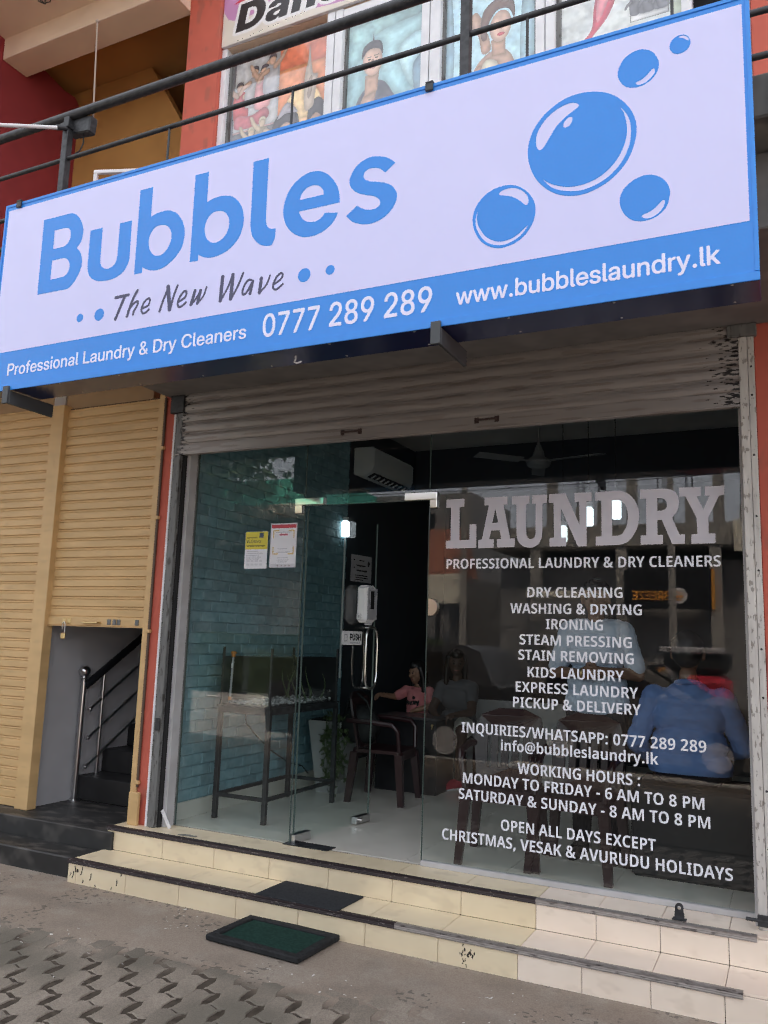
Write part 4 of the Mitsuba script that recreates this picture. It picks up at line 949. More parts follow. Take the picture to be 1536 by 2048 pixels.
# ================================================================ the shop sign
sg_ = thing('shop_sign', 'large white and blue box sign with bubbles and blue lettering', 'sign')
X0, X1, Z0, Z1, YF = -2.333, 1.487, 2.517, 3.604, -1.65
put(sg_, 'casing', box(X0, X1, YF + 0.004, -1.452, Z0, Z1, 0.003), 'm_sign_navy', label='dark navy metal casing of the sign')
FACE = put(sg_, 'face', box(X0 - 0.001, X1 + 0.001, YF, YF + 0.0035, Z0 - 0.001, Z1 + 0.001, 0.001), 'm_sign_blue', label='blue printed face with a white panel')
put(FACE, 'white_panel', box(-2.307, 1.463, YF - 0.0012, YF - 0.0003, 2.7345, 3.570), 'm_sign_white')
put(FACE, 'rim', join(box(X0 - 0.002, X1 + 0.002, YF - 0.004, YF - 0.0005, Z0 - 0.002, Z0 + 0.03, 0.0015), box(X1 - 0.014, X1 + 0.002, YF - 0.004, YF - 0.0005, Z0 + 0.031, Z1 + 0.002, 0.0015), box(X0 - 0.002, X0 + 0.012, YF - 0.004, YF - 0.0005, Z0 + 0.031, Z1 + 0.002, 0.0015), box(X0 + 0.013, X1 - 0.015, YF - 0.004, YF - 0.0005, Z1 - 0.014, Z1 + 0.002, 0.0015)), 'm_sign_blue')
yl0, yl1 = YF - 0.0026, YF - 0.0013
for k, loops in TR.items():
    put(FACE, 'logo_letter' if k.startswith('bubbles') else 'bubble', xz(outline(loops), yl0, yl1), 'm_sign_blue')
for x, z, r in DOTS:
    put(FACE, 'dot', xz(ell(x, z, r), yl0, yl1), 'm_sign_blue')
put(FACE, 'slogan', xz(unary_union([brush(t, w) for t, w in WAVE]), yl0, yl1), 'm_sign_ink')
yb0, yb1 = YF - 0.0014, YF - 0.0003
for s, x0, x1, z, cap, wt, kw in (('Professional Laundry & Dry Cleaners', -2.185, -0.632, 2.597, 0.067, 560, {}), ('0777 289 289', -0.542, 0.280, 2.589, 0.106, 520, {}), ('www.bubbleslaundry.lk', 0.385, 1.366, 2.596, 0.0715, 500, {})):
    g = fit(s, x0, x1, z, cap, weight=wt, which='inter', size=140)
    if s[0] in '0w':
        g = g.buffer(-0.0018).buffer(0.0027, 6)
    for w in words(g, s, cap):
        put(FACE, 'caption_word', xz(w, yb0, yb1), 'm_sign_text')
for x in (-2.166, 0.305):
    put(sg_, 'bottom_bracket', join(box(x - 0.021, x + 0.021, -1.668, -1.6545, 2.44, 2.535, 0.002), box(x + 0.006, x + 0.021, -1.6535, -1.36, 2.44, 2.512, 0.002)), 'm_bracket')
    TB = put(sg_, 'top_bracket', box(x - 0.075, x - 0.040, -1.664, -1.44, 3.607, 3.615, 0.002), 'm_black_steel')
    put(TB, 'hook', box(x - 0.075, x - 0.040, -1.664, -1.6545, 3.572, 3.6065, 0.002), 'm_black_steel')
put(sg_, 'screw', join(*[ball((x, y, 2.5165), 0.005, (1, 1, 0.5), 1) for x in np.linspace(-2.2, 1.4, 10) for y in (-1.635, -1.48)]), 'm_steel', kind='stuff')
put(sg_, 'cable_end', tube([(-0.42, -1.56, 2.518), (-0.415, -1.565, 2.50), (-0.425, -1.56, 2.488), (-0.40, -1.575, 2.475), (-0.375, -1.58, 2.478)], 0.004, 6), 'm_white_trim', smooth=True)

# ================================================================ mats on the ground
mt = thing('door_mat', 'black rubber door mat with a green carpet insert on the pavement', 'door mat')
put(mt, 'border', place(join(box(-0.285, 0.285, -0.19, -0.142, 0, 0.03, 0.006), box(-0.285, 0.285, 0.142, 0.19, 0, 0.03, 0.006), box(-0.285, -0.237, -0.1415, 0.1415, 0, 0.0295, 0.006), box(0.237, 0.285, -0.1415, 0.1415, 0, 0.0295, 0.006), box(-0.25, 0.25, -0.15, 0.15, 0.0, 0.012)), (-0.895, -0.762, GZ + 0.0045), -3), 'm_mat_black')
_e = [(-0.238 + 0.004 * math.sin(k * 7.1), -0.142 + k * 0.0284) for k in range(11)] + [(0.238 + 0.004 * math.sin(k * 5.3), 0.142 - k * 0.0284) for k in range(11)]
put(mt, 'carpet', place(xy(sg.Polygon(_e).buffer(-0.004), 0.0125, 0.021), (-0.895, -0.762, GZ + 0.0045), -3), 'm_mat_green')
solo('foot_mat', place(box(-0.26, 0.26, -0.145, 0.145, 0, 0.009, 0.003), (-0.887, -0.425, -0.1375), -2), 'm_mat_grey', 'dark grey thin foot mat lying on the lower tiled step', 'door mat')

# ================================================================ inside the shop
WX, RX, BY, CZ = -2.29, 1.75, 4.9, 3.42
struct('shop_floor', box(WX - 0.1, RX, 0.001, BY, -0.2, -0.006), 'm_grout', 'grout bed of the shop floor')
for i in range(7):
    for j in range(9):
        x0, y0 = WX + 0.02 + i * 0.58, 0.021 + j * 0.545
        put('shop_floor', 'tile', box(x0 + 0.001, x0 + 0.579, y0 + 0.001, min(y0 + 0.544, BY), -0.006, 0.0 + rnd.uniform(-0.0006, 0.0006), 0.001), 'm_floor_tile')
bw = thing('brick_wall', 'blue brick patterned feature wall inside the shop on the left', 'wall')
put(bw, 'backing', box(WX - 0.1, WX + 0.012, 0.014, BY, 0.0, CZ), 'm_brick_joint')
put(bw, 'skirting', box(WX + 0.0125, WX + 0.024, 0.02, BY, 0.0, 0.115, 0.002), 'm_floor_tile')
rest, nb = [], 0
for r in range(41):
    for q in range(-1, 12):
        y0 = 0.03 + q * 0.2 + (r % 2) * 0.1
        y1 = min(y0 + 0.2, 2.35)
        y0 = max(y0, 0.02)
        if y1 - y0 < 0.03:
            continue
        z0 = 0.118 + r * 0.077
        m = box(WX + 0.0125, WX + 0.024 + rnd.uniform(-0.002, 0.004), y0 + 0.003, y1 - 0.003, z0 + 0.003, z0 + 0.074, 0.004)
        if nb < 290 and z0 < 2.2 and y1 < 2.2:
            put(bw, 'brick', m, BRICK[rnd.choice((0, 1, 1, 2))])
            nb += 1
        else:
            rest.append(m)
put(bw, 'brickwork', join(rest), BRICK[1], kind='stuff')
rm = thing('shop_interior', 'dark inner walls and ceiling of the shop', 'room')
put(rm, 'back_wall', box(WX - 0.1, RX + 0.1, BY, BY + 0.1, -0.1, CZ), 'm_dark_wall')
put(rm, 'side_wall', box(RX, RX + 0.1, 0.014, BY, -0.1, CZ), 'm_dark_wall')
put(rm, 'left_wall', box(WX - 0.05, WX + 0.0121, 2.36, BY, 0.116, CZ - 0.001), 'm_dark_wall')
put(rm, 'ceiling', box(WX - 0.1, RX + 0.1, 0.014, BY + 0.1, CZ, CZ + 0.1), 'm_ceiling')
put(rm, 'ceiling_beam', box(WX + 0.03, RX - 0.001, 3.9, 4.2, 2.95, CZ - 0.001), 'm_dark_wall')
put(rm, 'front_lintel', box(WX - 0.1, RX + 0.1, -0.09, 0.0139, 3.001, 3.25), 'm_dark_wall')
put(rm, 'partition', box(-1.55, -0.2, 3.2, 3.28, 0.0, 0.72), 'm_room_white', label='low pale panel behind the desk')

ac = thing('air_conditioner', 'white wall mounted air conditioner high on the left wall', 'air conditioner')
_a = sg.Polygon([(0.0, 2.86), (0.12, 2.84), (0.20, 2.88), (0.225, 2.94), (0.225, 3.10), (0.20, 3.125), (0.0, 3.125)])
m = extr(_a, 0.92)
put(ac, 'casing', trimesh.Trimesh(np.stack([WX + 0.03 + m.vertices[:, 0], 2.42 + m.vertices[:, 2], m.vertices[:, 1]], 1), m.faces[:, ::-1], process=False), 'm_white_plastic', smooth=30)
put(ac, 'outlet', place(box(-0.04, 0.04, 2.47, 3.29, -0.004, 0.004), (WX + 0.03 + 0.165, 0, 2.853), 0, 0, -26), 'm_black')
for k in range(8):
    put(ac, 'vane', place(box(-0.03, 0.03, 0, 0.006, -0.015, 0.0), (WX + 0.03 + 0.165, 2.52 + k * 0.1, 2.851), 0, 0, -26), 'm_white_plastic')
fn = thing('ceiling_fan', 'pale ceiling fan hanging inside the shop', 'ceiling fan')
mat('m_fan', [0.30, 0.30, 0.31], 0.4)
FX, FY, FZ = -0.565, 3.0, 2.985
put(fn, 'rod', cyl((FX, FY, FZ + 0.05), (FX, FY, CZ), 0.013), 'm_fan', smooth=40)
put(fn, 'motor', lathe([(0.0, -0.055), (0.05, -0.055), (0.10, -0.035), (0.115, -0.01), (0.115, 0.015), (0.09, 0.04), (0.06, 0.06), (0.05, 0.10), (0.025, 0.17), (0.0, 0.18)], 28, (FX, FY, FZ)), 'm_fan', smooth=35)
put(fn, 'trim_ring', lathe([(0.113, -0.002), (0.1175, 0.002), (0.1175, 0.01), (0.113, 0.014)], 28, (FX, FY, FZ)), 'm_steel')
for a in (-14, 106, 226):
    b = place(join(box(0.10, 0.2, -0.02, 0.02, -0.004, 0.004), place(box(0.19, 0.66, -0.065, 0.065, -0.003, 0.003, 0.001), (0, 0, 0), 0, 9)), (FX, FY, FZ + 0.012), a)
    put(fn, 'blade', b, 'm_fan')
scene['m_lamp_glow'] = {'type': 'diffuse', 'reflectance': {'type': 'rgb', 'value': [0.8, 0.8, 0.8]}}
LAMPS = [((WX + 0.05, 2.26, 2.32), 'lit white wall lamp on the blue brick wall above the aquarium'), ((-0.32, 2.96, 2.31), 'lit white lamp hanging behind the lettering, farthest from the street'), ((0.13, 1.97, 2.31), 'lit white lamp hanging behind the lettering, middle one of three'), ((0.413, 1.59, 2.30), 'lit white lamp hanging behind the lettering, nearest to the glass')]
for k, ((x, y, z), lab) in enumerate(LAMPS):
    lk = thing('lamp', lab, 'lamp')
    m = box(x - 0.035, x + 0.035, y - 0.035, y + 0.035, z - 0.10, z + 0.05, 0.012)
    key = fresh(lk + '__tube')
    scene[key] = {**mikit.ply(m, 'm_lamp_glow'), 'emitter': {'type': 'area', 'radiance': {'type': 'rgb', 'value': [0.45, 0.52, 0.56] if k == 0 else [0.16, 0.185, 0.20]}}}
    put(lk, 'cap', cyl((x, y, z + 0.052), (x, y, z + 0.09), 0.03), 'm_white_plastic', smooth=40)
    if k:
        put(lk, 'cord', cyl((x, y, z + 0.09), (x, y, CZ), 0.004), 'm_black')
    else:
        put(lk, 'pipe', cyl((x, y, 0.9), (x, y, z - 0.102), 0.010), 'm_white_plastic', smooth=40)

# aquarium on its stand
AX0, AX1, AY0, AY1 = -2.125, -1.715, 0.33, 1.265
sta = thing('aquarium_stand', 'black square tube steel stand under the aquarium', 'stand')
for x in (AX0, AX1):
    for y in (AY0, AY1):
        put(sta, 'leg', box(x - 0.016, x + 0.016, y - 0.016, y + 0.016, 0.0, 0.758, 0.002), 'm_black_steel')
for z in (0.16, 0.742):
    t = 0.012 if z < 0.5 else 0.02
    put(sta, 'frame_bar', join(box(AX0 + 0.0165, AX1 - 0.0165, AY0 - t, AY0 + t, z - t, z + t), box(AX0 + 0.0165, AX1 - 0.0165, AY1 - t, AY1 + t, z - t, z + t), box(AX0 - t, AX0 + t, AY0 + 0.0165, AY1 - 0.0165, z - t, z + t), box(AX1 - t, AX1 + t, AY0 + 0.0165, AY1 - 0.0165, z - t, z + t)), 'm_black_steel')
put(sta, 'top_board', box(AX0 - 0.02, AX1 + 0.02, AY0 - 0.02, AY1 + 0.02, 0.763, 0.772), 'm_black_steel')
aq = thing('aquarium', 'rectangular glass aquarium with dark water, pebbles and black backing', 'aquarium')
T0, T1 = 0.773, 1.168
for n_, q in (('front', ((AX0, AY0), (AX1, AY0))), ('side', ((AX1, AY0), (AX1, AY1)))):
    (xa, ya), (xb, yb) = q
    put(aq, 'glass_' + n_, trimesh.Trimesh(np.array([[xa, ya, T0], [xb, yb, T0], [xb, yb, T1], [xa, ya, T1]]), np.array([[0, 1, 2], [0, 2, 3]]), process=False), 'm_glass_clear')
put(aq, 'backing', join(box(AX0 - 0.006, AX0 - 0.001, AY0, AY1, T0, T1 - 0.055), box(AX0, AX1, AY1 + 0.001, AY1 + 0.006, T0, T1 - 0.055)), 'm_desk')
put(aq, 'corner_trim', join(*[box(x - 0.007, x + 0.007, y - 0.007, y + 0.007, T0, T1 + 0.01) for x, y in ((AX0, AY0), (AX1, AY0), (AX1, AY1), (AX0, AY1))]), 'm_black_steel')
put(aq, 'base', box(AX0 + 0.008, AX1 - 0.008, AY0 + 0.008, AY1 - 0.008, T0 + 0.0005, T0 + 0.006), 'm_desk')
peb = []
for k in range(520):
    r = rnd.uniform(0.006, 0.013)
    peb.append(ball((rnd.uniform(AX0 + 0.02, AX1 - 0.02), AY0 + 0.02 + (AY1 - AY0 - 0.04) * rnd.random() ** 1.4, T0 + 0.008 + rnd.random() * 0.016), r, (1, rnd.uniform(0.7, 1.2), 0.7), 1))
    peb[-1].apply_translation((0, 0, (1 - 0.7) * 0))
gm = []
for k in range(520):
    r = rnd.uniform(0.006, 0.013)
    b = trimesh.creation.icosphere(subdivisions=1, radius=r)
    b.apply_scale((1, rnd.uniform(0.7, 1.3), 0.7))
    b.apply_translation((rnd.uniform(AX0 + 0.02, AX1 - 0.02), rnd.uniform(AY0 + 0.02, AY1 - 0.02), T0 + 0.01 + rnd.random() * 0.016))
    gm.append(b)
put(aq, 'gravel', join(gm), 'm_gravel', kind='stuff')
scene['m_water'] = {'type': 'thindielectric', 'int_ior': 1.33, 'specular_transmittance': {'type': 'rgb', 'value': [0.5, 0.62, 0.55]}}
W0 = T1 - 0.05
put(aq, 'water_surface', trimesh.Trimesh(np.array([[AX0 + 0.008, AY0 + 0.008, W0], [AX1 - 0.008, AY0 + 0.008, W0], [AX1 - 0.008, AY1 - 0.008, W0], [AX0 + 0.008, AY1 - 0.008, W0]]), np.array([[0, 1, 2], [0, 2, 3]]), process=False), 'm_water')
put(aq, 'heater', join(cyl((-2.085, 0.375, T0 + 0.03), (-2.075, 0.375, T1 - 0.035), 0.008)), 'm_grey_plastic', smooth=40)
put(aq, 'heater_cap', join(cyl((-2.076, 0.375, T1 - 0.06), (-2.075, 0.375, T1 - 0.02), 0.014), cyl((-2.088, 0.375, T0 + 0.03), (-2.086, 0.375, T0 + 0.055), 0.012), box(-2.095, -2.05, 0.365, 0.385, T1 - 0.038, T1 - 0.025, 0.003)), 'm_orange_plastic')
put(aq, 'heater_label', cyl((-2.080, 0.375, 1.03), (-2.079, 0.375, 1.065), 0.0095), 'm_white_plastic')
for k in range(9):
    x, y = rnd.uniform(AX0 + 0.06, AX1 - 0.05), rnd.uniform(0.85, AY1 - 0.05)
    hgt = rnd.uniform(0.12, 0.27)
    ph = rnd.random() * 6
    pts = np.array([(x + 0.02 * math.sin(ph + 4 * t), y + 0.02 * math.cos(ph + 3 * t), T0 + 0.01 + hgt * t) for t in np.linspace(0, 1, 7)])
    put(aq, 'water_weed', tube(pts, np.linspace(0.008, 0.002, 7), 5), 'm_leaf', smooth=True)
pw = thing('power_cable', 'thin black power cable hanging under the aquarium', 'cable')
put(pw, 'cable', tube([(-2.22, 0.75, 0.74), (-2.21, 0.77, 0.60), (-2.20, 0.9, 0.50), (-2.19, 1.1, 0.37), (-2.18, 1.35, 0.25), (-2.17, 1.55, 0.20), (-2.2, 1.7, 0.12)], 0.005, 6), 'm_black', smooth=True)

pt = thing('planter', 'tall tapered white planter with trailing dry ivy beside the aquarium', 'planter')
PX, PY = -1.955, 1.70
v = []
for z, hw in ((0.0, 0.10), (0.58, 0.165)):
    v += [(PX - hw, PY - hw, z), (PX + hw, PY - hw, z), (PX + hw, PY + hw, z), (PX - hw, PY + hw, z)]
put(pt, 'pot', trimesh.convex.convex_hull(np.array(v)), 'm_pot')
put(pt, 'soil', box(PX - 0.15, PX + 0.15, PY - 0.15, PY + 0.15, 0.5805, 0.59), 'm_black')
for k in range(9):
    x0 = PX + 0.10 + rnd.uniform(-0.12, 0.07)
    pts = [(x0, PY - 0.1, 0.59), (x0 + 0.03, PY - 0.17, 0.62), (x0 + 0.04, PY - 0.19, 0.52)]
    for s in range(1, 9):
        pts.append((x0 + 0.04 + rnd.uniform(-0.03, 0.03), PY - 0.19 - 0.004 * s * 0 + rnd.uniform(-0.015, 0.01), 0.52 - s * rnd.uniform(0.035, 0.062)))
    pts = np.array(pts)
    pts[:, 2] = np.maximum(pts[:, 2], 0.02)
    vine = put(pt, 'vine', tube(pts, 0.004, 5), 'm_leaf', smooth=True)
    lv = []
    for p in pts[1:]:
        for _ in range(5):
            a = rnd.random() * 6.28
            l = sg.Polygon([(0, 0), (0.016, 0.012), (0.034, 0.008), (0.046, 0), (0.034, -0.008), (0.016, -0.012)])
            lv.append(place(xy(l, 0, 0.001), p + np.array([rnd.uniform(-0.02, 0.02), -0.008, rnd.uniform(-0.02, 0.02)]), math.degrees(a), rnd.uniform(-70, 70), rnd.uniform(-60, 60)))
    put(pt, 'leaves', join(lv), 'm_leaf', kind='stuff')

dk = thing('reception_desk', 'low black reception desk behind the open door', 'desk')
DK = (-1.72, -1.17, 2.02, 2.42)
put(dk, 'top', box(DK[0] - 0.02, DK[1] + 0.02, DK[2] - 0.02, DK[3], 0.60, 0.622, 0.003), mat('m_desk_edge', [0.05, 0.05, 0.055], 0.3))
put(dk, 'front_panel', box(DK[0], DK[1] - 0.1, DK[2], DK[2] + 0.02, 0.0, 0.599), 'm_desk')
put(dk, 'side_panel', box(DK[0], DK[0] + 0.02, DK[2] + 0.021, DK[3] - 0.01, 0.0, 0.599), 'm_desk')
put(dk, 'drawer_block', box(DK[1] - 0.095, DK[1] + 0.02, DK[2] - 0.015, DK[3] - 0.01, 0.0, 0.599, 0.002), 'm_desk')
put(dk, 'lock', join(ball((DK[1] - 0.02, DK[2] - 0.022, 0.565), 0.012), box(DK[1] - 0.024, DK[1] - 0.016, DK[2] - 0.03, DK[2] - 0.02, 0.535, 0.56)), 'm_brass')


def chair(name, label, loc, rz, group=None):
    """A moulded plastic chair; it faces local -y."""
    t = thing(name, label, 'chair', group)
    P = lambda m: place(m, loc, rz)
    seat = xy(rrect(-0.21, 0.21, -0.21, 0.21, 0.05), 0.40, 0.425)
    put(t, 'seat', P(seat), 'm_maroon_plastic')
    put(t, 'apron', P(join(box(-0.185, 0.185, -0.205, -0.19, 0.35, 0.3995, 0.003), box(-0.185, 0.185, 0.19, 0.205, 0.35, 0.3995, 0.003))), 'm_maroon_plastic')
    for sx in (-1, 1):
        for sy in (-1, 1):
            a, b = np.array([sx * 0.19, sy * 0.185, 0.40]), np.array([sx * 0.225, sy * 0.225, 0.0])
            hull = []
            for p, w in ((a, 0.030), (b, 0.021)):
                hull += [(p[0] + dx * w, p[1] + dy * w, p[2]) for dx in (-1, 1) for dy in (-1, 1)]
            put(t, 'leg', P(trimesh.convex.convex_hull(np.array(hull))), 'm_maroon_plastic')
    back = sg.Polygon([(-0.19, 0.0), (0.19, 0.0), (0.215, 0.25), (0.18, 0.38), (0.08, 0.42), (-0.08, 0.42), (-0.18, 0.38), (-0.215, 0.25)]).buffer(0.01)
    for k in range(5):
        x = -0.13 + k * 0.065
        back = back.difference(rrect(x - 0.012, x + 0.012, 0.07, 0.33, 0.011))
    m = xz(back, -0.009, 0.009)
    vv = m.vertices.copy()
    vv[:, 1] += 0.19 + 0.20 * vv[:, 2] - 0.8 * vv[:, 0] ** 2
    vv[:, 2] += 0.425
    put(t, 'backrest', P(trimesh.Trimesh(vv, m.faces, process=False)), 'm_maroon_plastic')
    for sx in (-1, 1):
        put(t, 'armrest', P(tube([(sx * 0.215, 0.25, 0.64), (sx * 0.235, 0.05, 0.64), (sx * 0.235, -0.14, 0.625), (sx * 0.225, -0.18, 0.58), (sx * 0.20, -0.19, 0.42)], [0.018, 0.02, 0.02, 0.018, 0.016], 8)), 'm_maroon_plastic', smooth=40)
    return t


chair('plastic_chair', 'dark maroon plastic chair standing in front of the black desk', (-1.44, 1.62, -0.02), 96)
chair('plastic_chair', 'dark plastic chair just behind the glass under the opening hours, left one', (-0.05, 0.40, 0), 8)
chair('plastic_chair', 'dark plastic chair just behind the glass under the opening hours, right one', (0.40, 0.40, 0), -3)
bg = thing('bag', 'black shoulder bag slumped on the maroon chair by the desk', 'bag')
_b = trimesh.creation.icosphere(subdivisions=3, radius=1.0)
_v = _b.vertices * np.array([0.17, 0.10, 0.17])
_v *= (1 + 0.14 * (meshkit.fbm(_v * 9, 3, 4) - 0.5))[:, None]
_v[:, 2] = np.maximum(_v[:, 2], -0.13)
put(bg, 'body', place(trimesh.Trimesh(_v, _b.faces), (-1.66, 1.60, 0.80 - 0.24), 10), 'm_black', smooth=True)
put(bg, 'strap', tube([(-1.80, 1.58, 0.62), (-1.76, 1.57, 0.76), (-1.68, 1.57, 0.82), (-1.60, 1.58, 0.76), (-1.54, 1.60, 0.62)], 0.012, 6), 'm_black', smooth=True)
solo('bench', box(0.68, 1.62, 0.46, 0.98, 0.0, 0.50, 0.02), 'm_desk', 'low black padded bench behind the glass at the right', 'bench')


# ================================================================ people
def hullspheres(a, ra, b, rb, n=16):
    A = m3.Manifold.sphere(ra, n).translate([float(x) for x in a])
    B = m3.Manifold.sphere(rb, n).translate([float(x) for x in b])
    return m3.Manifold.batch_hull([A, B])


def body(bones, edge=0.02, it=8, grow=0.0):
    M = None
    for a, ra, b, rb in bones:
        h = hullspheres(a, ra + grow, b, rb + grow)
        M = h if M is None else M + h
    M = M.refine_to_length(edge)
    q = M.to_mesh()
    m = trimesh.Trimesh(np.array(q.vert_properties[:, :3]), np.array(q.tri_verts), process=True)
    trimesh.smoothing.filter_taubin(m, lamb=0.5, nu=0.53, iterations=it)
    return m


def cloth(bones, hem=None, edge=0.014, amp=0.006, seed=0, f=(9, 9, 24)):
    m = body(bones, edge, 5)
    if hem is not None:
        m = m.slice_plane((0, 0, hem), (0, 0, 1))
    v = np.array(m.vertices)
    n = np.array(m.vertex_normals)
    v = v + n * ((meshkit.fbm(v * np.array(f) + 3 * meshkit.fbm(v * 5, 2, seed + 9)[:, None], 3, seed) - 0.5) * 2 * amp)[:, None]
    return trimesh.Trimesh(v, m.faces, process=False)


def hand(w, d, up, s=1.0, curl=0.5, side=1):
    """Bones of a hand at wrist w pointing along d; up is the back of the hand."""
    d, up = np.array(d, float), np.array(up, float)
    d /= np.linalg.norm(d)
    up -= d * (up @ d)
    up /= np.linalg.norm(up)
    sd = np.cross(d, up) * side
    w = np.array(w, float)
    out = [(w, 0.024 * s, w + d * 0.055 * s, 0.026 * s)]
    for k, (o, l) in enumerate(((-0.03, 0.062), (-0.01, 0.075), (0.01, 0.072), (0.029, 0.055))):
        base = w + d * 0.075 * s + sd * o * s
        out.append((w + d * 0.03 * s + sd * o * 0.8 * s, 0.015 * s, base, 0.0115 * s))
        p, ang = base, 0.25
        for seg in (0.42, 0.32, 0.26):
            ang += curl
            q = p + (d * math.cos(ang) - up * math.sin(ang)) * l * seg * 1.25 * s
            out.append((p, 0.0095 * s, q, 0.0082 * s))
            p = q
    th = w + d * 0.025 * s - sd * 0.032 * s
    q = th + (d * 0.6 - sd * 0.6 - up * 0.3) * 0.04 * s
    out += [(w + d * 0.02 * s, 0.018 * s, th, 0.013 * s), (th, 0.012 * s, q, 0.0105 * s), (q, 0.0105 * s, q + (d * 0.85 - up * 0.35) * 0.03 * s, 0.009 * s)]
    return out


def head(t, c, fwd, r, skin, hair, long_hair=False):
    """Head parts: a head with nose, ears, eyes and mouth, and hair."""
    f = np.array(fwd, float)
    f /= np.linalg.norm(f)
    sd = np.cross(f, [0, 0, 1.0])
    sd /= np.linalg.norm(sd)
    up = np.cross(sd, f)
    c = np.array(c, float)
    P = lambda a, b, z: c + f * a * r + sd * b * r + up * z * r
    bones = [(P(-0.10, 0, 0.28), 0.80 * r, P(0.10, 0, 0.15), 0.72 * r), (P(0.10, 0, 0.1), 0.70 * r, P(0.30, 0, -0.62), 0.36 * r), (P(0.72, 0, 0.12), 0.07 * r, P(0.90, 0, -0.18), 0.12 * r), (P(0.60, 0.26, -0.02), 0.2 * r, P(0.60, -0.26, -0.02), 0.2 * r), (P(0.55, 0.16, -0.5), 0.16 * r, P(0.55, -0.16, -0.5), 0.16 * r)]
    for s in (-1, 1):
        bones.append((P(0.0, s * 0.74, 0.12), 0.13 * r, P(-0.04, s * 0.76, -0.16), 0.10 * r))
    put(t, 'head', body(bones, r * 0.14, 5), skin, smooth=True)
    for s in (-1, 1):
        put(t, 'eye', join(ball(P(0.735, s * 0.27, 0.08), 0.085 * r)), 'm_hair', smooth=True)
        put(t, 'eyebrow', tube([P(0.72, s * 0.14, 0.27), P(0.74, s * 0.28, 0.31), P(0.66, s * 0.44, 0.26)], 0.035 * r, 5), 'm_hair')
    put(t, 'mouth', tube([P(0.66, -0.2, -0.50), P(0.735, 0, -0.48), P(0.66, 0.2, -0.50)], 0.045 * r, 5), 'm_lips')
    hb = [(P(-0.18, 0, 0.42), 0.82 * r, P(-0.30, 0, 0.05), 0.76 * r), (P(0.30, 0, 0.72), 0.48 * r, P(-0.2, 0, 0.6), 0.66 * r)]
    if long_hair:
        hb += [(P(-0.35, 0, 0.1), 0.74 * r, P(-0.55, 0, -1.5), 0.55 * r)]
        for s in (-1, 1):
            hb += [(P(0.05, s * 0.55, 0.5), 0.34 * r, P(-0.10, s * 0.78, -0.5), 0.26 * r), (P(-0.10, s * 0.78, -0.5), 0.26 * r, P(0.0, s * 0.80, -1.6), 0.20 * r)]
    put(t, 'hair', body(hb, r * 0.14, 4), 'm_hair', smooth=True)


mat('m_lips', [0.20, 0.07, 0.06], 0.5)
mat('m_skin_dimmed', [0.075, 0.045, 0.034], 0.5)  # skin darkened to sink the seated figure into the dim room
mat('m_shirt_dimmed', [0.10, 0.105, 0.115], 0.8, spec=0.2)  # same figure, room dimness put into the shirt colour

# the girl behind the desk
g = thing('person', 'small girl with long dark hair in a pink printed shirt behind the desk', 'person')
GX, GY = -1.60, 2.62
o = np.array([GX, GY, 0.0])
B = lambda x, y, z: o + np.array([x, y, z])
shL, shR = B(-0.115, 0, 0.80), B(0.115, 0, 0.80)
bones = [(B(0, 0, 0.86), 0.032, B(0, 0, 0.80), 0.045), (B(-0.08, 0, 0.79), 0.045, B(0.08, 0, 0.79), 0.045), (B(0, 0, 0.76), 0.085, B(0, 0, 0.56), 0.09), (B(-0.05, 0, 0.52), 0.075, B(0.05, 0, 0.52), 0.075)]
arms = [(shL, 0.038, B(-0.20, -0.06, 0.74), 0.030), (B(-0.20, -0.06, 0.74), 0.029, B(-0.27, -0.19, 0.76), 0.021), (shR, 0.038, B(0.16, -0.04, 0.68), 0.03), (B(0.16, -0.04, 0.68), 0.029, B(0.05, -0.14, 0.64), 0.021)]
legs = []
for s in (-1, 1):
    legs += [(B(s * 0.055, 0, 0.52), 0.07, B(s * 0.06, 0.0, 0.29), 0.048), (B(s * 0.06, 0, 0.29), 0.046, B(s * 0.06, 0.02, 0.06), 0.03), (B(s * 0.06, 0.02, 0.035), 0.032, B(s * 0.065, -0.10, 0.025), 0.024)]
put(g, 'body', body(bones + arms + legs + hand(B(-0.27, -0.19, 0.76), (-0.3, -0.8, 0.1), (0, 0, 1), 0.7, 0.4, 1) + hand(B(0.05, -0.14, 0.64), (-0.7, -0.5, -0.3), (0, 0, 1), 0.7, 0.5, -1), 0.014, 6), 'm_skin_girl', smooth=True)
sh = [(B(-0.085, 0, 0.79), 0.052, B(0.085, 0, 0.79), 0.052), (B(0, 0, 0.75), 0.098, B(0, 0, 0.58), 0.104), (B(-0.05, 0, 0.53), 0.088, B(0.05, 0, 0.53), 0.088), (shL, 0.05, B(-0.175, -0.045, 0.755), 0.046), (shR, 0.05, B(0.147, -0.025, 0.72), 0.046)]
put(g, 'shirt', cloth(sh, 0.48, seed=4, amp=0.006), 'm_shirt_pink', smooth=True, label='pink printed shirt')
put(g, 'shirt_print', xz(affinity.translate(affinity.scale(unary_union([brush('-60,0 -50,30 -40,0', 9), brush('-30,20 -22,0 -12,24', 9), brush('0,0 6,26 16,2 22,26', 9), brush('34,28 40,-6 50,30', 9), ell(0.005, 0.055, 0.012)]), 1.1, 1.1, origin=(0, 0)), GX, 0.685), GY - 0.1065, GY - 0.098), 'm_black')
head(g, B(0.0, -0.02, 0.965), (-0.55, -1, -0.12), 0.098, 'm_skin_girl', 'm_hair', True)

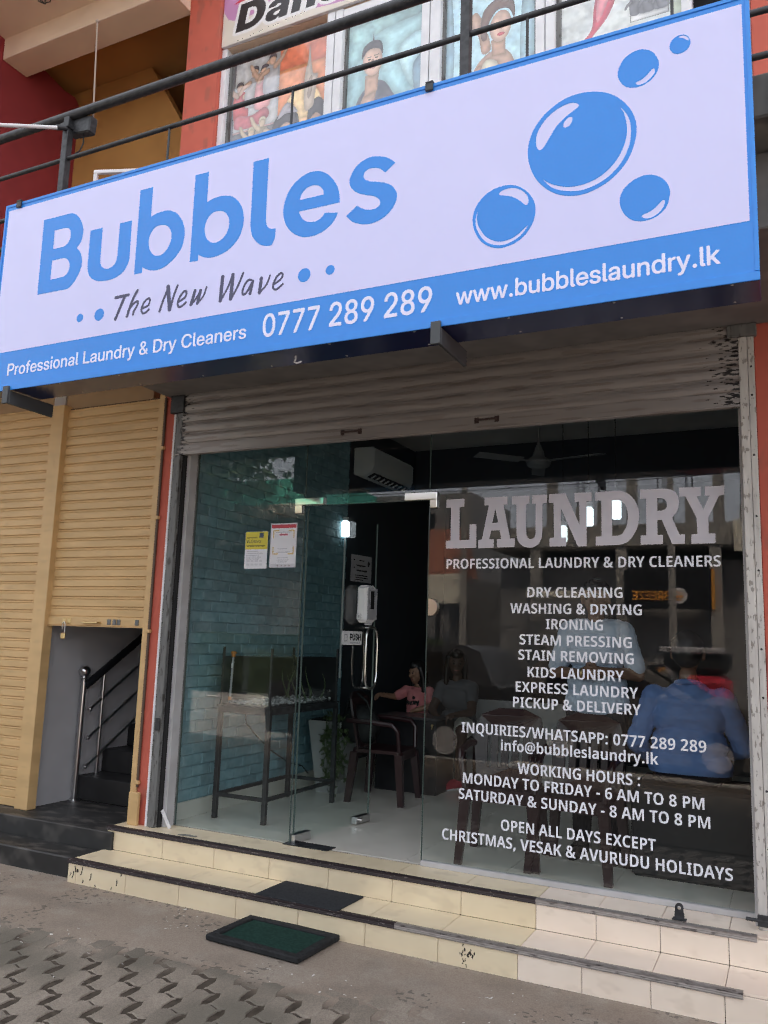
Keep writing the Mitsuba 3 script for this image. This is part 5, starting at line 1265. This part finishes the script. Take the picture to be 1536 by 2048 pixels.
# the man in the blue shirt, seated with his back to the glass
g = thing('person', 'man in a blue long sleeved shirt seated with his back to the window', 'person')
o = np.array([0.985, 0.66, 0.0])
B = lambda x, y, z: o + np.array([x, y, z])
shL, shR = B(-0.19, 0, 0.985), B(0.19, 0, 0.985)
tors = [(B(-0.05, 0, 1.005), 0.06, B(0.05, 0, 1.005), 0.06), (B(-0.15, 0, 0.965), 0.06, B(0.15, 0, 0.965), 0.06), (B(-0.105, 0.01, 0.88), 0.10, B(0.105, 0.01, 0.88), 0.10), (B(-0.085, 0.0, 0.72), 0.11, B(0.085, 0.0, 0.72), 0.11), (B(-0.09, 0.0, 0.62), 0.115, B(0.09, 0.0, 0.62), 0.115)]
elL, wrL, elR, wrR = B(-0.30, -0.02, 0.72), B(-0.235, 0.17, 0.60), B(0.29, 0.02, 0.72), B(0.20, 0.25, 0.66)
arm = [(shL, 0.058, elL, 0.045), (elL, 0.043, wrL, 0.028), (shR, 0.058, elR, 0.045), (elR, 0.043, wrR, 0.028)]
legs = []
for s in (-1, 1):
    legs += [(B(s * 0.09, 0.02, 0.60), 0.10, B(s * 0.13, 0.42, 0.54), 0.062), (B(s * 0.13, 0.42, 0.53), 0.058, B(s * 0.13, 0.46, 0.10), 0.04)]
feet = [(B(s * 0.13, 0.44, 0.05), 0.045, B(s * 0.14, 0.62, 0.035), 0.033) for s in (-1, 1)]
put(g, 'body', body(tors + arm + legs + feet + [(B(0, 0.0, 1.0), 0.056, B(0, 0.02, 1.12), 0.052)] + hand(wrL, (0.3, 0.8, -0.4), (0, 0, 1), 1, 0.4, 1) + hand(wrR, (-0.4, 0.8, -0.2), (0, 0, 1), 1, 0.4, -1), 0.02, 5), 'm_skin', smooth=True)
put(g, 'shirt', cloth([(a, ra + 0.016, b, rb + 0.016) for a, ra, b, rb in tors] + [(B(-0.10, 0.0, 0.60), 0.135, B(0.10, 0.0, 0.60), 0.135)] + [(a, ra + 0.014, b, rb + 0.014) for a, ra, b, rb in arm], 0.565, seed=2, amp=0.011), 'm_shirt_blue', smooth=True)
put(g, 'collar', tube([(0.985 + 0.066 * math.cos(a), 0.67 + 0.064 * math.sin(a), 1.062 - 0.02 * math.sin(a)) for a in np.linspace(0, 2 * math.pi, 25)[:-1]], 0.017, 8, closed=True), 'm_shirt_blue', smooth=True)
put(g, 'trousers', body([(a, ra + 0.014, b, rb + 0.014) for a, ra, b, rb in legs] + [(B(-0.09, 0.0, 0.60), 0.118, B(0.09, 0.0, 0.60), 0.118)], 0.022, 5), 'm_trousers', smooth=True)
put(g, 'shoe', body([(a, ra + 0.008, b, rb + 0.008) for a, ra, b, rb in feet], 0.015, 3), 'm_black', smooth=True)
head(g, B(0, 0.03, 1.235), (0.05, 1, -0.12), 0.115, 'm_skin', 'm_hair')

# the man in the light shirt, standing with folded hands
g = thing('person', 'man in an untucked pale shirt and dark trousers standing behind the white lettering', 'person')
o = np.array([0.43, 0.78, 0.0])
B = lambda x, y, z: o + np.array([x, y, z])
shL, shR = B(-0.17, 0, 1.36), B(0.17, 0, 1.36)
tors = [(B(-0.12, 0, 1.36), 0.065, B(0.12, 0, 1.36), 0.065), (B(-0.075, 0.0, 1.24), 0.11, B(0.075, 0.0, 1.24), 0.11), (B(-0.06, 0.0, 1.05), 0.11, B(0.06, 0.0, 1.05), 0.11), (B(-0.075, 0.0, 0.92), 0.11, B(0.075, 0.0, 0.92), 0.11)]
elL, elR = B(-0.255, -0.02, 1.10), B(0.255, -0.02, 1.10)
wrL, wrR = B(-0.05, -0.19, 1.10), B(0.06, -0.20, 1.12)
up_ = [(shL, 0.054, elL, 0.042), (shR, 0.054, elR, 0.042)]
fore = [(elL, 0.040, wrL, 0.026), (elR, 0.040, wrR, 0.026)]
legs = []
for s in (-1, 1):
    legs += [(B(s * 0.085, 0, 0.86), 0.095, B(s * 0.095, -0.01, 0.47), 0.06), (B(s * 0.095, -0.01, 0.47), 0.056, B(s * 0.10, 0.02, 0.09), 0.038)]
feet = [(B(s * 0.10, 0.0, 0.045), 0.042, B(s * 0.12, -0.17, 0.034), 0.033) for s in (-1, 1)]
put(g, 'body', body(tors + up_ + fore + legs + feet + [(B(0, 0, 1.38), 0.055, B(0, -0.01, 1.47), 0.05)] + hand(wrL, (1, -0.1, 0.15), (0, -1, 0.2), 1, 0.45, 1) + hand(wrR, (-1, -0.1, -0.15), (0, -1, 0.2), 1, 0.45, -1), 0.018, 5), 'm_skin', smooth=True)
put(g, 'shirt', cloth([(a, ra + 0.018, b, rb + 0.018) for a, ra, b, rb in tors] + [(shL, 0.070, B(-0.24, -0.015, 1.14), 0.062), (shR, 0.070, B(0.24, -0.015, 1.14), 0.062)], 0.845, seed=6, amp=0.009), 'm_shirt_light', smooth=True)
put(g, 'trousers', body([(a, ra + 0.016, b, rb + 0.016) for a, ra, b, rb in legs] + [(B(-0.08, 0.0, 0.87), 0.108, B(0.08, 0.0, 0.87), 0.108)], 0.022, 5), 'm_trousers', smooth=True)
put(g, 'shoe', body([(a, ra + 0.008, b, rb + 0.008) for a, ra, b, rb in feet], 0.015, 3), 'm_black', smooth=True)
put(g, 'wrist_watch', tube([wrL + 0.032 * np.array([0, math.cos(a), math.sin(a)]) for a in np.linspace(0, 2 * math.pi, 17)[:-1]], 0.007, 6, closed=True), 'm_brass', smooth=True)
head(g, B(0, -0.02, 1.56), (-0.1, -1, -0.05), 0.112, 'm_skin', 'm_hair')

# the seated person with red shoes at the left of the lettering
g = thing('person', 'person with pale shorts and red sneakers seated at the left edge of the lettered pane', 'person')
o = np.array([-1.20, 2.42, 0.0])
B = lambda x, y, z: o + np.array([x, y, z])
tors = [(B(-0.10, 0.2, 0.86), 0.06, B(0.10, 0.16, 0.86), 0.06), (B(-0.05, 0.2, 0.76), 0.10, B(0.05, 0.18, 0.76), 0.10), (B(-0.05, 0.2, 0.56), 0.105, B(0.06, 0.2, 0.56), 0.105)]
elR = B(0.20, 0.02, 0.66)
arm = [(B(0.15, 0.16, 0.86), 0.048, elR, 0.038), (elR, 0.036, B(0.10, -0.14, 0.64), 0.024), (B(-0.15, 0.2, 0.86), 0.048, B(-0.19, 0.05, 0.66), 0.038), (B(-0.19, 0.05, 0.66), 0.036, B(-0.08, -0.12, 0.62), 0.024)]
th = [(B(0.07, 0.18, 0.52), 0.085, B(0.16, -0.12, 0.50), 0.055), (B(-0.07, 0.18, 0.52), 0.085, B(-0.06, -0.14, 0.50), 0.055)]
sn = [(B(0.16, -0.12, 0.50), 0.052, B(0.10, -0.02, 0.09), 0.034), (B(-0.06, -0.14, 0.50), 0.052, B(-0.06, -0.05, 0.09), 0.034)]
feet = [(B(0.10, 0.0, 0.05), 0.04, B(0.02, -0.15, 0.035), 0.034), (B(-0.06, -0.03, 0.05), 0.04, B(-0.11, -0.19, 0.035), 0.034)]
put(g, 'body', body(tors + arm + th + sn + feet + [(B(0, 0.18, 0.88), 0.05, B(0, 0.17, 0.97), 0.048)] + hand(B(0.10, -0.14, 0.64), (-0.6, -0.6, -0.2), (0, 0, 1), 0.9, 0.4, 1) + hand(B(-0.08, -0.12, 0.62), (0.6, -0.6, -0.2), (0, 0, 1), 0.9, 0.4, -1), 0.02, 5), 'm_skin_dimmed', smooth=True)
put(g, 'shirt', body([(a, ra + 0.015, b, rb + 0.015) for a, ra, b, rb in tors] + [(B(0.15, 0.16, 0.86), 0.062, B(0.175, 0.09, 0.76), 0.055), (B(-0.15, 0.2, 0.86), 0.062, B(-0.17, 0.13, 0.76), 0.055)], 0.02, 5), 'm_shirt_dimmed', smooth=True)
put(g, 'shorts', body([(B(0.07, 0.18, 0.52), 0.102, B(0.14, -0.04, 0.505), 0.08), (B(-0.07, 0.18, 0.52), 0.102, B(-0.06, -0.05, 0.505), 0.08)], 0.02, 5), 'm_white_cloth', smooth=True)
for a, ra, b, rb in feet:
    sk = put(g, 'sneaker', body([(a, ra + 0.008, b, rb + 0.008)], 0.012, 3), 'm_red_shoe', smooth=True)
    a2, b2 = a * 1.0, b * 1.0
    a2[2], b2[2] = 0.013, 0.013
    put(g, 'sole', place(body([(a2, 0.012, b2, 0.012), (a2 + (0.03, 0, 0), 0.012, b2 + (0.03, 0, 0), 0.012), (a2 - (0.03, 0, 0), 0.012, b2 - (0.03, 0, 0), 0.012)], 0.012, 1)), 'm_white_plastic', smooth=True)
head(g, B(0.0, 0.14, 1.07), (0.5, -1, -0.1), 0.108, 'm_skin_dimmed', 'm_hair', True)
cs = thing('stool', 'small dark stool under the person with red sneakers', 'stool')
put(cs, 'seat', box(-1.36, -1.04, 2.44, 2.76, 0.395, 0.42, 0.006), 'm_maroon_plastic')
for x in (-1.33, -1.07):
    for y in (2.47, 2.73):
        put(cs, 'leg', box(x - 0.015, x + 0.015, y - 0.015, y + 0.015, 0.0, 0.3945), 'm_maroon_plastic')

# ================================================================ across the street, seen only as reflections in the glass
mat('m_raw_concrete', speck([0.30, 0.29, 0.27], [0.24, 0.23, 0.22], 2), 0.9)
mat('m_grey_wall', [0.20, 0.20, 0.205], 0.9)  # one even mid grey for the walls opposite
mat('m_added_hedge', [0.03, 0.045, 0.022], 0.9)
mat('m_green_wall', speck([0.10, 0.50, 0.40], [0.08, 0.42, 0.33], 2), 0.8)
mat('m_roof_tile', speck([0.28, 0.11, 0.07], [0.20, 0.08, 0.055], 6), 0.85)
mat('m_cream', [0.68, 0.64, 0.54], 0.8)
mat('m_car_dark', [0.03, 0.031, 0.035], 0.25, clearcoat=1.0)
mat('m_car_grey', [0.09, 0.085, 0.08], 0.25, clearcoat=1.0)
mat('m_car_glass', [0.01, 0.012, 0.014], 0.05, spec=0.8)
mat('m_red_paint', [0.42, 0.02, 0.04], 0.3)
mat('m_blue_paint', [0.04, 0.16, 0.30], 0.4)
mat('m_amber_print', [0.75, 0.30, 0.04], 0.6)

ob = thing('unfinished_building', 'grey concrete building under construction across the street', 'building')
put(ob, 'ground_floor', box(-6.0, 4.0, -26, -18.6, -0.9, 3.6), 'm_grey_wall')
put(ob, 'upper_floor_slab', box(-6.2, 4.2, -26, -17.9, 3.95, 4.25), 'm_raw_concrete')
put(ob, 'parapet', box(-6.2, 4.2, -18.3, -18.1, 4.2505, 4.55), 'm_raw_concrete')
for x in (-4.8, -2.45, -0.1, 2.2):
    put(ob, 'column', box(x - 0.14, x + 0.14, -18.25, -17.95, -0.4, 3.9495), 'm_raw_concrete')
    put(ob, 'column', box(x - 0.14, x + 0.14, -20.0, -19.7, 4.2505, 7.6), 'm_raw_concrete')
for x in (-3.7, -3.1, -1.5, -0.75, 0.6, 1.3):
    put(ob, 'column_stub', box(x - 0.12, x + 0.12, -18.9, -18.66, 4.2505, 5.05 + rnd.random() * 0.5), 'm_raw_concrete')
    put(ob, 'starter_bar', join(*[cyl((x + dx, -18.8 + dy, 4.9), (x + dx + rnd.uniform(-0.03, 0.03), -18.8 + dy, 6.1 + rnd.random() * 0.4), 0.013, 5) for dx in (-0.08, 0.08) for dy in (-0.08, 0.08)]), 'm_black_steel')
put(ob, 'awning', box(-4.7, -2.7, -17.5, -16.7, 2.50, 2.66), 'm_cream')
put(ob, 'pale_panel', box(0.36, 0.75, -17.88, -17.8, 3.75, 4.55), 'm_cream')
bz = thing('shop_board', 'dark shop board lettered BREEZE across the street', 'sign')
put(bz, 'panel', box(-2.35, -0.2, -17.93, -17.86, 2.28, 3.3), 'm_desk')
put(bz, 'edge_strip', box(-0.199, -0.12, -17.93, -17.85, 2.28, 3.3), 'm_amber_print')
_g = affinity.scale(fit('BREEZE', -2.15, -1.2, 2.50, 0.24, weight=800, which='inter'), -1, 1, origin=(-1.675, 0))
put(bz, 'lettering', xz(_g, -17.855, -17.845), 'm_amber_print')
put(bz, 'emblem', xz(ell(-0.98, 2.62, 0.2), -17.855, -17.845), 'm_white_plastic')
put(bz, 'emblem_cup', xz(unary_union([rect(-1.08, -0.88, 2.56, 2.63), rect(-1.04, -0.92, 2.49, 2.53), affinity.rotate(rect(-1.07, -0.92, 2.68, 2.72), -20)]), -17.84, -17.83), 'm_amber_print')
gh = thing('green_building', 'green walled building with a pale eave across the street', 'building')
put(gh, 'wall', box(-24, -13.4, -27, -20.6, -0.9, 7.0), 'm_green_wall')
put(gh, 'eave', box(-24, -13.1, -20.6, -18.9, 5.45, 5.75), 'm_cream')
put(gh, 'lower_wall', box(-24, -13.5, -20.55, -20.2, -0.9, 5.449), 'm_grey_wall')
put(gh, 'painted_gap', join(*[box(x, x + w, -20.19, -20.15, 4.55, 4.72) for x, w in ((-18.3, 1.15), (-17.0, 0.7), (-16.2, 2.4))]), 'm_white_plastic')  # white boxes painted in for the bright gaps along this wall
put(gh, 'pale_pillar', box(-18.1, -17.3, -20.19, -19.9, -0.9, 2.0), 'm_raw_concrete')
th_ = thing('tiled_house', 'house with a red tiled roof across the street', 'house')
put(th_, 'wall', box(-11.6, -7.6, -24, -18.6, -0.9, 3.3), 'm_grey_wall')
v = np.array([(-11.8, -18.2, 3.2), (-7.1, -18.2, 3.2), (-8.0, -21, 5.0), (-11.8, -21, 5.0), (-11.8, -24.2, 3.2), (-8.6, -24.2, 3.2)])
put(th_, 'roof', trimesh.convex.convex_hull(v), 'm_roof_tile')
for k in range(14):
    put(th_, 'tile_row', place(box(-11.82, -7.1 - k * 0.06, -0.02, 0.22, 0.0, 0.03), (0, -18.2 - k * 0.2, 3.22 + k * 0.129), 0, -32.7), 'm_roof_tile')
db = thing('tall_building', 'dark taller building behind the tiled roof across the street', 'building')
put(db, 'wall', box(-15.0, -9.3, -30, -25, -0.9, 7.0), 'm_grey_wall')
put(db, 'window', join(*[box(x, x + 0.5, -24.99, -24.95, z, z + 0.8) for x in (-12.4, -11.3, -10.2) for z in (3.9, 5.4)]), 'm_car_glass')
bb = thing('billboard', 'blank white tilted billboard on a post across the street', 'billboard')
put(bb, 'panel', trimesh.convex.convex_hull(np.array([(x, y, z) for x, z in ((-8.2, 3.15), (-6.7, 3.2), (-6.95, 2.35), (-8.2, 2.3)) for y in (-17.6, -17.5)])), 'm_cream')
put(bb, 'post', cyl((-7.6, -17.7, -0.4), (-7.6, -17.7, 2.4), 0.07), 'm_black_steel')
for i, (x, y) in enumerate(((-6.35, -16.4), (-0.95, -16.2), (-16.0, -16.6))):
    up = thing('utility_pole', ('thin grey utility pole by the billboard across the street', 'thin grey utility pole by the concrete building across the street', 'leaning dark utility pole by the green building across the street')[i], 'pole')
    put(up, 'shaft', cyl((x, y, -0.4), (x + (1.4 if i == 2 else 0), y, 9.0), 0.10, 10, 0.07), 'm_raw_concrete' if i < 2 else 'm_black_steel')
    put(up, 'cross_arm', box(x - 0.7, x + 0.7, y - 0.04, y + 0.04, 7.9, 8.0), 'm_black_steel')
for i, z in enumerate((5.35, 5.75, 6.1)):
    wr = thing('overhead_wire', ('lowest', 'middle', 'highest')[i] + ' of the three overhead wires along the far side of the street', 'wire', 'wires along the far side of the street')
    put(wr, 'strand', tube([(-30 + k * 4, -16.3, z + 0.04 * ((k % 4) - 2) ** 2) for k in range(12)], 0.012, 5), 'm_black')
hg = thing('added_hedge', 'dark clipped hedge put in unseen on the far pavement to block the bright road in reflections', 'added_hedge')  # added so the bright road does not reflect in the left pane
_h = trimesh.creation.box(extents=(17.0, 0.8, 1.75))
_h = _h.subdivide().subdivide().subdivide().subdivide()
_q = np.array(_h.vertices)
_q += (meshkit.fbm(_q * 1.9, 3, 7)[:, None] - 0.5) * 0.4
put(hg, 'foliage', trimesh.Trimesh(_q + np.array([-15.2, -15.8, 0.4]), _h.faces, process=False), 'm_added_hedge')
tr = thing('street_tree', 'broad dark tree beside the green building across the street', 'tree')
TX = 2.3
mat('m_bark', [0.06, 0.05, 0.04], 0.9)
put(tr, 'trunk', place(join(tube([(-19.5, -18.4, -0.9), (-19.4, -18.4, 2.0), (-19.0, -18.4, 4.2), (-18.4, -18.3, 6.0)], [0.28, 0.22, 0.18, 0.10], 9), tube([(-19.2, -18.4, 3.0), (-18.2, -18.0, 4.8), (-17.4, -17.8, 6.4)], [0.14, 0.10, 0.05], 7), tube([(-19.0, -18.4, 4.2), (-20.2, -18.6, 6.2)], [0.14, 0.06], 7)), (TX, 0, 0)), 'm_bark', smooth=True)
nr = np.random.default_rng(5)
cen = np.array([TX, 0, -0.4]) + np.array([[-18.2, -18.0, 7.2], [-19.6, -18.4, 7.8], [-17.2, -17.8, 7.0], [-20.8, -18.6, 6.8], [-18.9, -17.9, 8.8], [-17.6, -18.2, 8.3], [-19.8, -18.0, 5.9]])
P = cen[nr.integers(0, len(cen), 3600)] + nr.normal(0, 0.72, (3600, 3))
A_ = nr.normal(0, 1, (3600, 3))
A_ /= np.linalg.norm(A_, axis=1, keepdims=True)
B_ = np.cross(A_, nr.normal(0, 1, (3600, 3)))
B_ /= np.linalg.norm(B_, axis=1, keepdims=True)
V_ = np.stack([P - A_ * 0.16, P + B_ * 0.07, P + A_ * 0.16, P - B_ * 0.07], 1).reshape(-1, 3)
F_ = (np.arange(3600)[:, None] * 4 + np.array([[0, 1, 2, 0, 2, 3]])).reshape(-1, 3)
put(tr, 'crown', trimesh.Trimesh(V_, F_, process=False), mat('m_tree', [0.045, 0.075, 0.03], 0.7), kind='stuff')


def car(label, loc, rz, L, Wd, H, paint, hatch=True):
    t = thing('parked_car', label, 'car')
    P = lambda m: place(m, loc, rz)
    h0 = 0.22
    lower = [(-L / 2, 0.45), (-L / 2 + 0.05, h0), (L / 2 - 0.05, h0), (L / 2, 0.5), (L / 2 - 0.02, H * 0.55), (L / 2 - 1.0, H * 0.62), (-L / 2 + 0.02, H * 0.64)]
    cabin = [(-L / 2 + 0.05, H * 0.62), (-L / 2 + 0.35, H * 0.95), (-L / 2 + 0.6, H), (L / 2 - 2.1, H * 0.99), (L / 2 - 1.75, H * 0.93), (L / 2 - 0.95, H * 0.61)]
    lo = sg.Polygon(lower).buffer(0.05, 4)
    m1 = extr(lo, Wd)
    v = np.stack([m1.vertices[:, 0], m1.vertices[:, 2] - Wd / 2, m1.vertices[:, 1]], 1)
    put(t, 'body', P(trimesh.Trimesh(v, m1.faces[:, ::-1], process=False)), paint, smooth=35)
    hull = []
    for x, z in cabin:
        w = Wd / 2 - 0.03 - 0.32 * max(0, z - H * 0.62)
        hull += [(x, w, z), (x, -w, z)]
    put(t, 'cabin', P(trimesh.convex.convex_hull(np.array(hull))), paint)
    for s in (-1, 1):
        g = sg.Polygon([(-L / 2 + 0.45, H * 0.66), (-L / 2 + 0.6, H * 0.93), (L / 2 - 2.15, H * 0.94), (L / 2 - 1.2, H * 0.65)])
        m = extr(g, 0.01)
        v = m.vertices
        off = Wd / 2 - 0.03 - 0.32 * np.maximum(0, v[:, 1] - H * 0.62) + v[:, 2]
        put(t, 'side_window', P(trimesh.Trimesh(np.stack([v[:, 0], s * off, v[:, 1]], 1), m.faces, process=False)), 'm_car_glass')
        put(t, 'mirror', P(ball((L / 2 - 1.45, s * (Wd / 2 + 0.09), H * 0.66), 0.1, (0.7, 1.1, 0.75))), paint, smooth=True)
        put(t, 'headlight', P(ball((L / 2 - 0.06, s * (Wd / 2 - 0.25), H * 0.46), 0.12, (0.7, 1.3, 0.8))), 'm_white_plastic', smooth=True)
        for x in (-L / 2 + 0.75, L / 2 - 0.8):
            w = put(t, 'wheel', P(place(trimesh.creation.cylinder(0.31, 0.2, sections=24), (x, s * (Wd / 2 - 0.06), 0.31), 0, 90)), 'm_black')
            put(t, 'hubcap', P(place(trimesh.creation.cylinder(0.19, 0.012, sections=20), (x, s * (Wd / 2 + 0.045), 0.31), 0, 90)), 'm_grey_plastic')
    v = np.array([(L / 2 - 1.0, -Wd / 2 + 0.16, H * 0.635), (L / 2 - 1.0, Wd / 2 - 0.16, H * 0.635), (L / 2 - 1.72, Wd / 2 - 0.26, H * 0.935), (L / 2 - 1.72, -Wd / 2 + 0.26, H * 0.935)])
    v = np.vstack([v, v + (0.012, 0, 0.012)])
    put(t, 'windscreen', P(trimesh.convex.convex_hull(v)), 'm_car_glass')
    return t


car('dark parked hatchback standing across the pavement at the left', (-3.95, -7.35, -0.40), 184, 3.9, 1.68, 1.62, 'm_car_dark')
car('grey parked car standing across the pavement at the right', (-0.30, -7.95, -0.40), 3, 3.6, 1.62, 1.52, 'm_car_grey')
tk = thing('three_wheeler', 'red three wheeled taxi with a black hood on the street', 'three wheeler')
put(tk, 'body', box(-0.1, 0.62, -11.4, -10.1, 0.0, 0.84, 0.12), 'm_red_paint')
put(tk, 'hood', box(-0.4, 0.62, -11.35, -10.15, 0.841, 1.30, 0.12), 'm_black')
put(tk, 'canopy_edge', box(-0.45, 0.6, -10.13, -10.08, 1.20, 1.30, 0.02), 'm_grey_plastic')
for x, y in ((-0.25, -10.75), (0.45, -11.2), (0.45, -10.2)):
    put(tk, 'wheel', place(trimesh.creation.cylinder(0.21, 0.12, sections=20), (x, y, -0.19), 0, 90), 'm_black')
bo = solo('blue_crate', box(-5.5, -4.7, -9.6, -8.9, -0.4, 1.45, 0.03), 'm_blue_paint', 'blue painted kiosk box standing by the dark parked car', 'kiosk')
